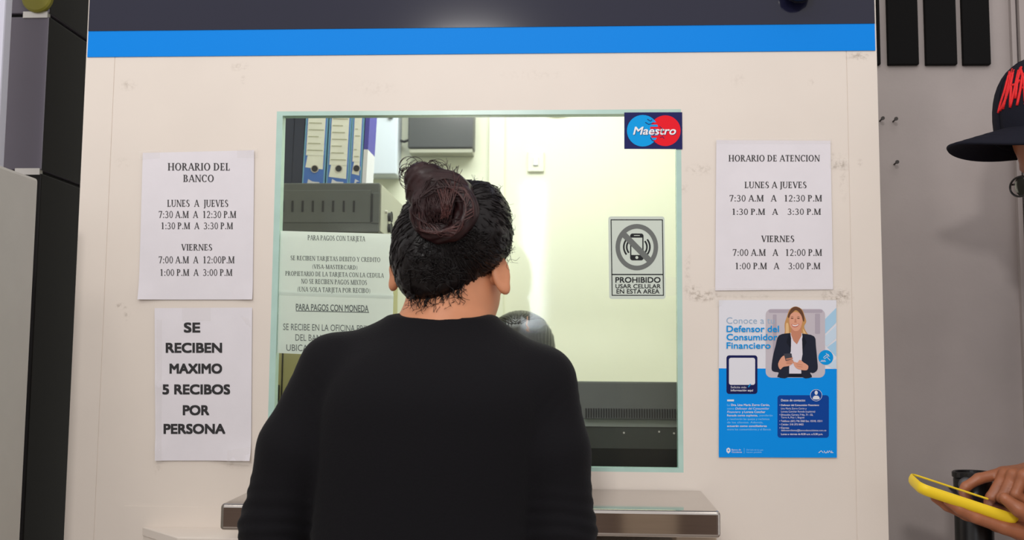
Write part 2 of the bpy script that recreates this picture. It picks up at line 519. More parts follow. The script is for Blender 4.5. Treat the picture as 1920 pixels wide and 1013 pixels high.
class Sheet:
    """a flat printed thing on the booth front; the lettering and shapes follow the sheet's own waves"""

    def __init__(self, y, wave=None):
        self.y = y
        self.wave = wave or (lambda x, z: 0.0)
        self.parts = {}

    def place(self, px, py, layer):
        p = P(px, py, self.y)
        return (p.x, self.y - self.wave(p.x, p.z) - 0.0002 - 0.0001 * layer, p.z)

    def add(self, key, v, f, layer):
        V, F = self.parts.setdefault(key, ([], []))
        n = len(V)
        V.extend(self.place(a, b, layer) for a, b in v)
        F.extend(tuple(n + i for i in q) for q in f)

    def poly(self, key, pts, layer):
        self.add(key, pts, [tuple(range(len(pts)))], layer)

    def line(self, key, s, x0, x1, yt, yb, layer=2, serif=False, bold=0.0, shear=0.0, slope=0.0, cap=None):
        key = '%s#%d' % (key, len(self.parts))
        v, f = serif_mesh(s) if serif else text_mesh(s, min(bold, 0.0), shear)
        if not v: return
        ax, bx = min(q[0] for q in v), max(q[0] for q in v)
        if serif:
            y0, y1 = 0.0, 1.0
        else:
            y0 = 0.0
            y1 = CAPH
        out = [(x0 + (a - ax) / (bx - ax) * (x1 - x0), yb - (b - y0) / (y1 - y0) * (yb - yt)) for a, b in v]
        if slope:
            out = [(a, b + (a - x0) * slope) for a, b in out]
        if bold > 0:
            q = bold * (yb - yt) / CAPH * 0.75
            for i, (dx, dy) in enumerate(((-q, -q), (q, -q), (-q, q), (q, q))):
                self.add(key, [(a + dx, b + dy) for a, b in out], f, layer + 0.25 * (i + 1))
        self.add(key, out, f, layer)

    def flush(self, parent, names):
        objs = {}
        for key, (V, F) in self.parts.items():
            spec = names[key.split('#')[0]]
            nm, mt = spec[:2]
            par = parent if len(spec) < 3 else objs[spec[2]]
            objs[key] = mesh_obj(nm, V, F, mt, par)
        return objs


_v, _f = text_mesh('H')
CAPH = max(q[1] for q in _v)


def rrect(x0, y0, x1, y1, r, n=6):
    pts = []
    for cx, cy, a in ((x1 - r, y1 - r, 0), (x0 + r, y1 - r, 90), (x0 + r, y0 + r, 180), (x1 - r, y0 + r, 270)):
        for i in range(n + 1):
            q = R(a + 90 * i / n)
            pts.append((cx + r * math.cos(q), cy + r * math.sin(q)))
    return pts


def circ(cx, cy, rx, ry=None, n=36):
    ry = ry or rx
    return [(cx + rx * math.cos(2 * math.pi * i / n), cy + ry * math.sin(2 * math.pi * i / n)) for i in range(n)]


def smooth_poly(pts, n=5):
    out, k = [], len(pts)
    for i in range(k):
        p0, p1, p2, p3 = (Vector(pts[(i + j - 1) % k]) for j in range(4))
        for s in range(n):
            t = s / n
            q = 0.5 * ((2 * p1) + (-p0 + p2) * t + (2 * p0 - 5 * p1 + 4 * p2 - p3) * t * t + (-p0 + 3 * p1 - 3 * p2 + p3) * t ** 3)
            out.append((q.x, q.y))
    return out


def stroke(pts, w):
    v, f = [], []
    for i, p in enumerate(pts):
        a, b = Vector(pts[max(0, i - 1)]), Vector(pts[min(len(pts) - 1, i + 1)])
        d = (b - a).normalized()
        nn = Vector((-d.y, d.x)) * (w / 2)
        v += [tuple(Vector(p) + nn), tuple(Vector(p) - nn)]
    f = [(2 * i, 2 * i + 1, 2 * i + 3, 2 * i + 2) for i in range(len(pts) - 1)]
    return v, f


# ------------------------------------------------------------------ the booth and the place round it
XL, XR = -0.7625, 0.7655                       # booth edges
SL, SR = -0.7045, 0.7090                       # seams between the front panels
WX0, WX1, WZ0, WZ1 = -0.379, 0.398, 1.0355, 1.716   # window opening
ZB, ZN, ZT = 1.8265, 1.8785, 2.45              # foot of blue band, foot of navy fascia, top
T = 0.03
G = 0.0007
b = MB()
b.box(XL, SL - G, 0, T, 0, ZT).box(SR + G, XR, 0, T, 0, ZT)
b.box(SL + G, WX0, 0, T, 0, ZT).box(WX1, SR - G, 0, T, 0, ZT)
b.box(WX0, WX1, 0, T, 0, WZ0).box(WX0, WX1, 0, T, WZ1, ZT)
b.box(SL - 0.01, SL + 0.01, 0.0011, T + 0.004, 0, ZT).box(SR - 0.01, SR + 0.01, 0.0011, T + 0.004, 0, ZT)
b.box(-0.6480, -0.30, -0.0012, 0, 0.0, 0.9600)
wall = struct('wall_front', b, 'cream')
st = []
for (px, py, rx, ry, s) in ((1312, 318, 34, 14, 0.4), (1320, 555, 40, 14, 0.85), (1572, 308, 22, 16, 0.75), (1570, 556, 34, 20, 1.0), (1582, 345, 10, 40, 0.25), (1278, 352, 16, 14, 0.35),
                            (240, 160, 22, 14, 0.35), (450, 125, 22, 12, 0.4), (456, 150, 6, 10, 0.5), (228, 575, 14, 8, 0.7), (238, 590, 8, 14, 0.4), (1520, 155, 8, 8, 0.4), (1385, 148, 20, 20, 0.15),
                            (1612, 306, 8, 10, 0.5), (1290, 505, 8, 40, 0.35), (1610, 105, 30, 14, 0.5), (230, 305, 20, 12, 0.25), (296, 880, 10, 14, 0.25), (440, 872, 26, 10, 0.25), (1300, 545, 22, 16, 0.7), (1400, 556, 60, 5, 0.35),
                            (1545, 290, 60, 6, 0.2), (700, 165, 60, 20, 0.12), (1000, 140, 80, 12, 0.12)):
    p = P(px, py)
    st.append((p.x, p.z, rx * 0.001, ry * 0.001, s))
M['cream_front'] = mat('cream_front_laminate', (226, 216, 206), 0.42, noise=0.02, nscale=6, bump=0.03, bscale=500)
stained(M['cream_front'], st)
wall.data.materials[0] = M['cream_front']
struct('trim_1', MB().box(XL + 0.003, XR - 0.003, -0.002, 0.001, ZB, ZN), 'blue')
struct('trim_2', MB().box(XL + 0.003, XR - 0.003, -0.003, 0.001, ZN, ZT), 'navy')
struct('wall_left', MB().box(XL, XL + 0.03, T, 1.3, 0, ZT), 'cream_in')
struct('wall_right', MB().box(XR - 0.03, XR, T, 1.3, 0, ZT), 'cream_in')
b = MB().box(XL, XR, 1.2, 1.3, 0, ZT)
pa, pb = P(918, 300, 1.2), P(946, 300, 1.2)
b.box(pa.x, pb.x, 1.185, 1.2, 0, 2.35)
struct('wall_back', b, 'cream_in')
struct('ceiling', MB().box(XL + 0.03, XR - 0.03, T, 1.2, 2.35, 2.4), 'off_white')
struct('floor', MB().box(-3.5, 3.5, -5.6, 2.2, -0.05, 0.0), 'floor')
# the glazed opening: pale edge strips and the pane
FL, FR, FT, FB = 0.0115, 0.0095, 0.0085, 0.0075
b = MB()
b.box(WX0, WX0 + FL, 0.0, 0.022, WZ0, WZ1).box(WX1 - FR, WX1, 0.0, 0.022, WZ0, WZ1)
b.box(WX0 + FL, WX1 - FR, 0.0, 0.022, WZ1 - FT, WZ1).box(WX0 + FL, WX1 - FR, 0.0, 0.022, WZ0, WZ0 + FB)
win = struct('window_1', b, 'teal_edge')
mesh_obj('glass_pane', [(WX0 + FL, 0.004, WZ0 + FB), (WX1 - FR, 0.004, WZ0 + FB), (WX1 - FR, 0.004, WZ1 - FT), (WX0 + FL, 0.004, WZ1 - FT)], [(0, 1, 2, 3)], 'glass', win)
# the grey wall beyond the booth, and the room behind the photographer
GY = 0.17
struct('wall_side', MB().box(XR + 0.0, 2.6, GY, GY + 0.1, 0, 3.2), 'grey_wall')
b = MB()
p = P(1897, 60, GY - 0.012)
b.box(p.x, p.x + 0.009, GY - 0.012, GY, 0, 3.1).box(p.x + 0.013, p.x + 0.06, GY - 0.02, GY, 0, 3.1)
struct('trim_3', b, 'grey_wall')
struct('wall_rear', MB().box(-3.5, 3.5, -5.5, -5.4, 0, 1.3), 'rear')  # unseen wall, kept low so world light reaches the booth front
struct('trim_4', MB().box(0.52, 0.86, -5.4, -5.3, 0, 1.3), 'beige_col')  # unseen upright added to put a beige reflection in the steel shelf

# black strips on the grey wall
strips = [(1630, 1651), (1665, 1723), (1736, 1795), (1806, 1858)]
names = ['black wall strip half hidden behind the cream booth edge', 'first whole black wall strip beside the booth', 'middle one of the three whole black wall strips', 'black wall strip farthest from the booth, near the cap']
for (x0, x1), lab in zip(strips, names):
    p0, p1 = P(x0 + 1, 121, GY - 0.012), P(x1 + 1, 121, GY - 0.012)
    o = MB().box(max(p0.x, XR + 0.002), p1.x, GY - 0.012, GY, p0.z, 2.6).build('wall_strip', 'black_panel', bevel=0.002)
    tag(o, lab, 'wall strip', 'black strips on the grey wall')
# nails
for (px, py, lab) in ((1680, 224, 'upper bare nail in the grey wall below the black strips'), (1682, 305, 'lower bare nail in the grey wall, level with the cap bill'), (1655, 223, 'nail in the grey wall right at the booth edge')):
    p = P(px, py, GY - 0.02)
    e = empty('nail', (p.x, GY, p.z), lab, 'nail', 'nails in the grey wall')
    MB().tube([(p.x, GY + 0.003, p.z), (p.x, GY - 0.02, p.z + 0.001)], 0.0017, 8).build('shank', 'nail', e)
    MB().tube([(p.x, GY - 0.02, p.z + 0.001), (p.x, GY - 0.0225, p.z + 0.001)], 0.0038, 12).build('head', 'nail', e)

# small dark round on the fascia, shaped as a dome
p = P(1497, -6, -0.02)
e = empty('dark_round', (p.x, -0.003, p.z), 'small black round shape on the navy fascia', 'fixture')
MB().lathe([(0.02, 0.03), (0.027, 0.02), (0.028, 0.008), (0.024, -0.004), (0.012, -0.012), (0.002, -0.013)], (p.x, -0.03, p.z), 28).build('dome', 'black_plastic', e, smooth=True)
MB().box(p.x - 0.018, p.x + 0.018, -0.03, -0.0035, p.z + 0.01, p.z + 0.04).build('bracket', 'black_plastic', e, bevel=0.003)

# dark pillar with silver joints, far left
PY = 0.22
xr = P(88, 120, PY).x
zs = [0.0, P(80, 322, PY).z, P(80, 28, PY).z, 2.9]
pil = empty('pillar', (xr - 0.2, PY + 0.25, 0), 'dark panelled pillar with silver joints beside the booth', 'pillar')
for i in range(3):
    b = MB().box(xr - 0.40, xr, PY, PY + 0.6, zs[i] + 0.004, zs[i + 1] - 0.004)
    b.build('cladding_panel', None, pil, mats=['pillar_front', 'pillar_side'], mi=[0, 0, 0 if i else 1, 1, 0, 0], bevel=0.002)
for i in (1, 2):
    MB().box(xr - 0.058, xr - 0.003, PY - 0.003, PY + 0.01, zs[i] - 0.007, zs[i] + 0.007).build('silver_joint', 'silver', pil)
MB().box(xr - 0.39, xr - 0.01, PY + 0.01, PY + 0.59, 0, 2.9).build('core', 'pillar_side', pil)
p = P(73, -3, PY)
o = MB().lathe([(0.001, -0.012), (0.03, -0.012), (0.034, -0.009), (0.034, 0.0), (0.001, 0.0)], (0, 0, 0), 32)
o.xf(Matrix.Translation((p.x, PY - 0.0005, p.z)) @ Matrix.Rotation(R(-90), 4, 'X'))
tag(o.build('round_sticker', 'olive_disc', smooth=False), 'olive yellow round disc high on the dark pillar', 'disc')
# white upright at the frame edge
p0 = P(17, 150, 0.05)
tag(MB().box(p0.x - 0.09, p0.x, 0.02, 0.05, 0, 2.9).build('white_post', 'white_post', bevel=0.004), 'white upright post in front of the dark pillar', 'post')
# pale cabinet in front of the pillar
pc = P(73, 335, -0.2)
kb = empty('cabinet', (pc.x - 0.2, -0.45, 0), 'tall pale grey cabinet standing before the dark pillar', 'cabinet')
MB().box(pc.x - 0.45, pc.x, -0.72, -0.2, 0.04, pc.z).build('body', 'kiosk', kb, bevel=0.006)
MB().box(pc.x - 0.43, pc.x - 0.02, -0.70, -0.22, 0.0, 0.04).build('plinth', 'rack', kb)
# ------------------------------------------------------------------ things behind the glass
RY = 0.5
p0, p1 = P(712, 343, RY), P(700, 436, RY)
rx1, rz1, rz0 = p0.x, p0.z, p1.z
rx0 = XL + 0.04
rk = empty('network_cabinet', ((rx0 + rx1) / 2, RY + 0.2, rz0), 'dark grey steel equipment cabinet with slots under the blue binders', 'equipment cabinet')
MB().box(rx0, rx1, RY, RY + 0.42, rz0, rz1).build('body', 'rack', rk, bevel=0.003)
q0, q1 = P(505, 357, RY), P(695, 418, RY)
MB().box(rx0 + 0.01, q1.x, RY - 0.003, RY + 0.001, q1.z, q0.z).build('side_panel', 'rack', rk, bevel=0.0015)
for px in (531, 549, 568, 587, 606, 625, 645, 664):
    a, c = P(px - 1.6, 377, RY), P(px + 1.6, 398, RY)
    MB().box(a.x, c.x, RY - 0.0045, RY - 0.002, c.z, a.z).build('vent_slot', 'rack_dark', rk)
a, c = P(697, 362, RY), P(711, 419, RY)
MB().box(a.x, c.x, RY - 0.004, RY + 0.001, c.z, a.z).build('hinge_strip', 'rack', rk, bevel=0.001)
MB().box(a.x + 0.001, a.x + 0.004, RY - 0.0055, RY - 0.003, c.z + 0.003, a.z - 0.003).build('gap', 'rack_dark', rk)
dr = MB().box(rx1, rx1 + 0.004, RY + 0.004, RY + 0.41, rz0 + 0.003, rz1 - 0.003).build('door', 'rack_side', rk, bevel=0.001)  # paler steel paints in the light falling on this side
for dz in (0.052, 0.024):
    b = MB().tube([(rx1 + 0.003, RY + 0.105, rz0 + dz), (rx1 + 0.012, RY + 0.105, rz0 + dz)], 0.011, 14)
    lk = b.build('lock', 'rack_dark', dr)
    MB().tube([(rx1 + 0.012, RY + 0.105 + 0.012 * math.cos(t), rz0 + dz + 0.012 * math.sin(t)) for t in np.linspace(-1.6, 1.8, 10)], 0.002, 6).build('latch', 'rack_dark', lk)
MB().tube([(rx1 + 0.003, RY + 0.06, rz0 + 0.058), (rx1 + 0.01, RY + 0.06, rz0 + 0.058)], 0.004, 10).build('silver_dot', 'silver', dr)  # screw on the door
# cabinet below
oc = empty('metal_cupboard', ((rx0 + rx1) / 2, RY + 0.2, 0), 'olive grey metal cupboard below the pasted card notice', 'cupboard')
MB().box(rx0, rx1 - 0.02, RY + 0.01, RY + 0.42, 0, rz0).build('body', 'olive', oc, bevel=0.003)
a = P(526, 700, RY).x
MB().box(a, a + 0.003, RY + 0.0085, RY + 0.012, 0.9, rz0 - 0.02).build('door_gap', 'rack_dark', oc)
p = P(517, 738, RY)
MB().box(p.x - 0.006, p.x + 0.006, RY - 0.004, RY + 0.012, p.z - 0.03, p.z + 0.02).build('handle', 'rack_dark', oc, bevel=0.002)
# binders on top
BY = RY + 0.05


def binder(x0, x1, mat_spine, mat_edge, lab, tilt, label_bottom, hole=True, depth=0.27, h=0.315):
    e = empty('lever_arch_binder', ((x0 + x1) / 2, BY, rz1), lab, 'binder', 'binders standing on the equipment cabinet')
    w = x1 - x0
    def loc(mb): return mb.xf(Matrix.Translation((x0, BY, rz1)) @ Matrix.Rotation(tilt, 4, 'Y'))
    loc(MB().box(0.003, w - 0.003, 0, 0.004, 0.001, h)).build('spine', mat_spine, e)
    loc(MB().box(0, 0.003, 0, depth, 0, h)).build('cover', mat_edge, e)
    loc(MB().box(w - 0.003, w, 0, depth, 0, h)).build('cover', mat_edge, e)
    loc(MB().box(0.004, w - 0.004, 0.02, depth - 0.01, 0.004, h - 0.02)).build('pages', 'label', e)
    if hole:
        lb = label_bottom - rz1
        lo = loc(MB().box(0.006, w - 0.006, -0.0012, 0.0002, lb, h - 0.002)).build('label', 'label', e)
        ln = MB()
        for i in range(9):
            z = lb + 0.012 + i * 0.017
            ln.box(0.009, w - 0.009 - 0.006 * (i % 3), -0.0018, -0.0010, z, z + 0.0018)
        loc(ln).build('handwriting', 'label_ink', lo)
        pk = [(0.006, lb - 0.03), (w - 0.006, lb - 0.034), (0.010, lb)]
        b = MB(); b.v = [(a, -0.0006, c) for a, c in pk] + [(w - 0.006, -0.0006, lb)]; b.f = [(0, 1, 3, 2)]
        loc(b).build('pocket', 'binder_edge' if lb < 0.05 else 'label', e)
        b = MB().tube([(w / 2 + 0.002, -0.0018, 0.045), (w / 2 + 0.002, 0.002, 0.045)], 0.0098, 20)
        loc(b).build('finger_ring', 'silver', e)
        b = MB().tube([(w / 2 + 0.002, -0.0024, 0.045), (w / 2 + 0.002, 0.001, 0.045)], 0.0078, 20)
        loc(b).build('finger_hole', 'rack_dark', e)
        b = MB(); b.v = [(0.012, -0.0012, 0.001), (w - 0.012, -0.0012, 0.001), (w - 0.012, -0.0012, 0.012), (0.026, -0.0012, 0.013), (0.015, -0.0012, 0.019)]; b.f = [(0, 1, 2, 3, 4)]
        loc(b).build('emblem', 'p_white', e)
    return e


def bx(px): return P(px, 343, BY).x


binder(bx(524), bx(546), 'binder_navy', 'binder_navy', 'dark navy binder closest to the window edge', R(1.0), 0, False)
binder(bx(546.5), bx(565), 'binder_navy', 'binder_navy', 'dark navy binder next to the first blue one', R(1.5), 0, False)
binder(bx(566), bx(608), 'binder_blue', 'binder_edge', 'first blue binder with white label, beside the dark binders', R(2.0), P(590, 291, BY).z)
binder(bx(611), bx(653), 'binder_blue', 'binder_edge', 'middle blue binder with the longest white label', R(1.8), P(630, 309, BY).z, depth=0.2)
binder(bx(654), bx(677), 'binder_blue', 'binder_edge', 'narrow blue binder beside the thin violet folder', R(1.8), P(664, 303, BY).z, depth=0.09)
e = empty('folder', (bx(682), BY, rz1), 'thin upright folder, violet above and white below', 'folder')
tl = Matrix.Translation((bx(678), BY, rz1)) @ Matrix.Rotation(R(2.2), 4, 'Y')
w = bx(686) - bx(678)
MB().box(0, w, 0, 0.09, 0, 0.092).xf(tl).build('lower_cover', 'p_white', e)
MB().box(0, w, 0, 0.09, 0.0925, 0.31).xf(tl).build('upper_cover', 'violet', e)
# white box on the back wall
a, c = P(648, 196, 1.12), P(744, 327, 1.12)
e = empty('electric_box', ((a.x + c.x) / 2, 1.16, c.z), 'white metal wall box with a round knob behind the binders', 'wall box')
MB().box(a.x, c.x, 1.124, 1.2, c.z, a.z + 0.05).build('box', 'white_metal', e, bevel=0.003)
MB().box(a.x + 0.001, c.x - 0.003, 1.12, 1.125, c.z + 0.002, a.z + 0.048).build('lid', 'white_metal', e, bevel=0.002)
p = P(733, 219, 1.12)
MB().tube([(p.x, 1.121, p.z), (p.x, 1.111, p.z)], 0.0075, 18).build('knob', 'grey_plastic', e, bevel=0.001)
# dark flat box on the back wall
a, c = P(766, 190, 1.13), P(887, 286, 1.13)
e = empty('wall_unit', ((a.x + c.x) / 2, 1.16, c.z), 'dark grey flat unit mounted high on the pale back wall', 'wall unit')
MB().box(a.x, c.x, 1.13, 1.2, c.z + 0.014, a.z + 0.06).build('housing', 'dark_panel', e, bevel=0.004)
MB().box(a.x + 0.003, c.x - 0.003, 1.135, 1.2, c.z, c.z + 0.013).build('lower_edge', 'rack_side', e, bevel=0.002)  # pale strip stands for light caught on the bottom edge
p = P(766, 262, 1.15)
MB().tube([(p.x, 1.155, p.z), (p.x - 0.014, 1.16, p.z - 0.004), (p.x - 0.03, 1.185, p.z + 0.004)], 0.004, 8).build('plug', 'black_plastic', e, smooth=True)
# switch
a, c = P(989, 284, 1.19), P(1020, 322, 1.19)
e = empty('wall_switch', ((a.x + c.x) / 2, 1.19, c.z), 'small white switch plate on the pale back wall', 'switch')
MB().box(a.x, c.x, 1.19, 1.2, c.z, a.z).build('plate', 'off_white', e, bevel=0.003)
m_ = (a + c) / 2
MB().box(m_.x - 0.008, m_.x + 0.008, 1.185, 1.191, m_.z - 0.013, m_.z + 0.013).build('rocker', 'p_white', e, bevel=0.002)
# cable at the top
pts = [P(1000 + i * 8, 205 + 12 * math.sin(i / 11 * math.pi), 1.19) for i in range(12)]
tag(MB().tube([(q.x, 1.194, q.z) for q in pts], 0.0022, 6).build('cable', 'rack_side', smooth=True), 'thin drooping cable at the top of the back wall', 'cable')
# counter inside
struct_desk = empty('desk', (0.0, 0.35, 0), 'dark counter inside the booth behind the window', 'desk')
MB().box(XL + 0.04, XR - 0.04, 0.05, 0.46, 0.93, 0.965).build('top', 'desk', struct_desk, bevel=0.003)
for x in (-0.66, 0.66):
    MB().box(x - 0.03, x + 0.03, 0.08, 0.44, 0, 0.93).build('leg', 'desk', struct_desk)
# printer
PYF = 0.20
x0 = P(1015, 800, PYF).x
x1 = XR - 0.05
def pz(py): return P(1180, py, PYF).z
e = empty('printer', ((x0 + x1) / 2, PYF + 0.1, 0.965), 'wide dark printer with a row of vents behind the glass', 'printer')
MB().prism_x([(PYF + 0.016, pz(790)), (PYF + 0.03, pz(716)), (PYF + 0.12, pz(719)), (PYF + 0.12, pz(790))], x0, x1).build('lid', 'printer_a', e, bevel=0.004)
MB().prism_x([(PYF + 0.0, pz(801)), (PYF + 0.016, pz(787)), (PYF + 0.12, pz(787)), (PYF + 0.12, pz(801))], x0, x1).build('ledge', 'printer_b', e, bevel=0.001)
MB().prism_x([(PYF + 0.006, pz(842)), (PYF + 0.004, pz(801)), (PYF + 0.12, pz(801)), (PYF + 0.12, pz(842))], x0, x1).build('front_panel', 'printer_a', e)
MB().prism_x([(PYF + 0.02, 0.965), (PYF + 0.008, pz(842)), (PYF + 0.12, pz(842)), (PYF + 0.12, 0.965)], x0, x1).build('base', 'printer_c', e)
sl = MB()
k = P(1098, 775, PYF).x
while k < x1 - 0.02:
    sl.box(k, k + 0.0022, PYF + 0.012, PYF + 0.03, pz(784), pz(767))
    k += 0.0052
sl.build('vent_grille', 'rack_dark', e)
for px, py in ((1170, 812), (1236, 810), (1264, 813)):  # bright dots modelled in place of reflections on the dark housing
    p = P(px, py, PYF)
    MB().tube([(p.x, PYF + 0.006, p.z), (p.x, PYF + 0.001, p.z)], 0.002, 8).build('silver_dot', 'silver', e)

# ------------------------------------------------------------------ steel counter shelf and what carries it
a, c = P(413, 942, -0.24), P(1351, 944, -0.24)
sx0, sx1, sz1 = a.x, c.x, 1.0
sz0 = P(900, 1003, -0.24).z
e = empty('counter_shelf', ((sx0 + sx1) / 2, -0.12, sz0), 'stainless steel counter shelf below the teller window', 'shelf')
MB().prism_x([(-0.24, sz0), (-0.0015, sz0), (-0.0015, sz1 + 0.004), (-0.24, sz1 - 0.003)], sx0, sx1).build('steel_tray', 'steel', e, bevel=0.006, seg=4, smooth=False)
ba, bb = P(1268, 1005, -0.2), P(1344, 1005, -0.2)
for x0_, x1_ in ((ba.x, bb.x), (sx0 + 0.05, sx0 + 0.12)):
    MB().box(x0_, x1_, -0.2, -0.12, 0.923, sz0).build('bracket', 'beige_col', e, bevel=0.002)
e = empty('base_cabinet', (-0.1, -0.06, 0), 'cream cabinet with an angled corner under the steel shelf', 'cabinet')
pl = [(-0.609, -0.0016), (-0.500, -0.114), (0.395, -0.114), (0.44, -0.0016)]
MB().prism(pl, 0.06, 0.905).build('body', 'cream', e)
MB().prism([(x * 1.004, y if y > -0.01 else y - 0.003) for x, y in pl], 0.905, 0.922).build('top', 'cream', e, bevel=0.002)
MB().prism([(-0.58, -0.002), (-0.48, -0.10), (0.38, -0.10), (0.42, -0.002)], 0, 0.06).build('plinth', 'rack', e)


# ------------------------------------------------------------------ papers on the front
def paper(name, corners, lab, cat, material, wave, y=-0.0022, nu=22, nv=28, group=None):
    """corners: pixel tl, tr, br, bl of the sheet as it hangs"""
    tl_, tr_, br_, bl_ = [Vector(q) for q in corners]
    def fn(u, v):
        q = bl_.lerp(br_, u).lerp(tl_.lerp(tr_, u), v)
        p = P(q.x, q.y, y)
        return (p.x, y - wave(p.x, p.z), p.z)
    mb = MB().grid(fn, nu, nv)
    c0 = P(*((tl_ + br_) / 2), y)
    e = empty(name, (c0.x, y, P(bl_.x, bl_.y).z), lab, cat, group)
    mb.build('sheet', material, e, smooth=True, solid=0.0)
    return e


def bumpwave(seed, amp, curl=None):
    o = Vector((seed * 3.7, seed * 1.3, 0))
    def w(x, z):
        v = amp * (1 + mnoise.noise(Vector((x * 9, z * 7, 0)) + o) + 0.35 * mnoise.noise(Vector((x * 28, z * 22, 3)) + o))
        for (cx, cz, rr, h) in (curl or ()):
            d = math.hypot(x - cx, z - cz)
            if d < rr:
                v += h * (1 - d / rr) ** 2
        return max(0.0, v)
    return w


def curl(px, py, rpx, h):
    p = P(px, py)
    return (p.x, p.z, rpx * 0.001, h)


def tape_strip(e, sh, pts, layer=6):
    v = [sh.place(a, c, layer) for a, c in pts]
    mesh_obj('tape', v, [tuple(range(len(v)))], 'tape', e)


# opening hours, left
w1 = bumpwave(1, 0.0006, [curl(260, 562, 60, 0.006), curl(475, 562, 40, 0.004), curl(478, 283, 30, 0.002)])
e = paper('hours_notice', [(268, 287), (477, 282), (474, 562), (260, 562)], 'white bank hours sheet taped above the receipts notice', 'notice', 'paper', w1)
s = Sheet(-0.0022, w1)
for tx, x0, x1, yt, yb in (('HORARIO DEL', 315, 431, 306, 320), ('BANCO', 344, 401, 328, 341.5), ('LUNES  A  JUEVES', 314, 428, 375, 388), ('7:30 A.M  A  12:30 P.M', 298, 443, 396, 409), ('1:30 P.M  A  3:30 P.M', 303, 437, 417.5, 430),
                           ('VIERNES', 340, 398, 458, 470), ('7:00 A.M  A  12:00P.M', 298, 440, 481, 494), ('1:00 P.M  A  3:00 P.M', 301, 436, 505, 517.5)):
    s.line('t', tx, x0, x1, yt, yb, serif=True)
s.flush(e, {'t': ('lettering', 'ink')})
tape_strip(e, s, [(262, 284), (300, 281), (300, 297), (262, 300)])
tape_strip(e, s, [(445, 279), (484, 279), (484, 296), (445, 296)])
# five receipts
w2 = bumpwave(2, 0.0007, [curl(440, 865, 60, 0.007), curl(474, 866, 40, 0.01), curl(292, 865, 40, 0.004), curl(300, 720, 26, 0.003), curl(296, 840, 26, 0.004)])
e = paper('receipts_notice', [(290, 578), (473, 577), (471, 864), (292, 864)], 'white sheet with large bold print below the bank hours', 'notice', 'paper', w2)
s = Sheet(-0.0022, w2)
for tx, x0, x1, yt, yb in (('SE', 346, 375, 606, 623), ('RECIBEN', 312, 416, 644, 661), ('MAXIMO', 319, 416, 683, 700), ('5 RECIBOS', 306, 431, 722, 739), ('POR', 344, 392, 761, 778), ('PERSONA', 308, 422, 796, 813)):
    s.line('t', tx, x0, x1, yt, yb, bold=0.05)
s.flush(e, {'t': ('lettering', 'black_ink')})
tape_strip(e, s, [(428, 845), (470, 838), (470, 872), (428, 868)])
tape_strip(e, s, [(294, 600), (304, 600), (304, 868), (294, 868)])
tape_strip(e, s, [(342, 576), (395, 576), (395, 602), (342, 602)])
tape_strip(e, s, [(452, 592), (466, 598), (471, 614), (462, 608)])
# hours of attention
w3 = bumpwave(3, 0.0005, [curl(1343, 262, 30, 0.001)])
e = paper('attention_hours_notice', [(1343, 263), (1557, 264), (1562, 543), (1341, 545)], 'white customer hours sheet taped above the blue poster', 'notice', 'paper', w3)
s = Sheet(-0.0022, w3)
for tx, x0, x1, yt, yb in (('HORARIO DE ATENCION', 1366, 1537, 291, 303), ('LUNES A JUEVES', 1396, 1512, 341, 353), ('7:30 A.M   A   12:30 P.M', 1368, 1541, 366, 378), ('1:30 P.M   A    3:30 P.M', 1373, 1539, 391.5, 403),
                           ('VIERNES', 1427, 1489, 442, 454), ('7:00 A.M   A   12:00 P.M', 1374, 1541, 467.5, 480), ('1:00 P.M   A    3:00 P.M', 1379, 1538, 493, 505)):
    s.line('t', tx, x0, x1, yt, yb, serif=True)
s.flush(e, {'t': ('lettering', 'ink')})
tape_strip(e, s, [(1340, 260), (1560, 260), (1560, 270), (1340, 270)])
tape_strip(e, s, [(1555, 298), (1592, 300), (1592, 318), (1555, 316)])
tape_strip(e, s, [(1330, 540), (1580, 540), (1580, 556), (1330, 556)])
# card payments, behind the glass
SLP = 0.022
def flat(x, z): return 0.0
YG = 0.0085
e = paper('card_payment_notice', [(526, 433), (741, 439), (737, 560), (521, 553)], 'greenish white card payment sheet behind the glass', 'notice', 'paper_green', flat, y=YG - 0.0006, nu=2, nv=2)
s = Sheet(YG - 0.0006, flat)
for tx, x0, x1, yt, yb in (('PARA PAGOS CON TARJETA', 577, 685, 441, 450.5), ('SE RECIBEN TARJETAS DEBITO Y CREDITO', 545, 713, 479.5, 488), ('(VISA-MASTERCARD)', 586, 670, 496, 504),
                           ('PROPIETARIO DE LA TARJETA CON LA CEDULA', 535, 720, 508.5, 517), ('NO SE RECIBEN PAGOS MIXTOS', 565, 688, 523, 532), ('(UNA SOLA TARJETA POR RECIBO)', 558, 694, 538, 547)):
    s.line('t', tx, x0, x1, yt, yb, serif=True, slope=SLP)
s.flush(e, {'t': ('lettering', 'ink_soft')})
e = paper('coin_payment_notice', [(521, 545), (738, 552), (734, 672), (516, 662)], 'greenish white coin payment sheet under the card sheet', 'notice', 'paper_green', flat, y=YG + 0.001, nu=2, nv=2)
s = Sheet(YG + 0.001, flat)
for tx, x0, x1, yt, yb, bo in (('PARA PAGOS CON MONEDA', 555, 691, 570, 582, 0.012), ('SE RECIBE EN LA OFICINA PRINCIPAL', 531, 724, 607, 619, 0.0), ('DEL BANCO DE OCCIDENTE', 554, 712, 627, 639, 0.0), ('UBICADO EN EL CENTRO', 537, 700, 646, 658, 0.0)):
    s.line('t', tx, x0, x1, yt, yb, slope=SLP, bold=bo)
s.poly('t', [(555, 582.5), (692, 585.5), (692, 587), (555, 584)], 2)
s.flush(e, {'t': ('lettering', 'ink_soft')})

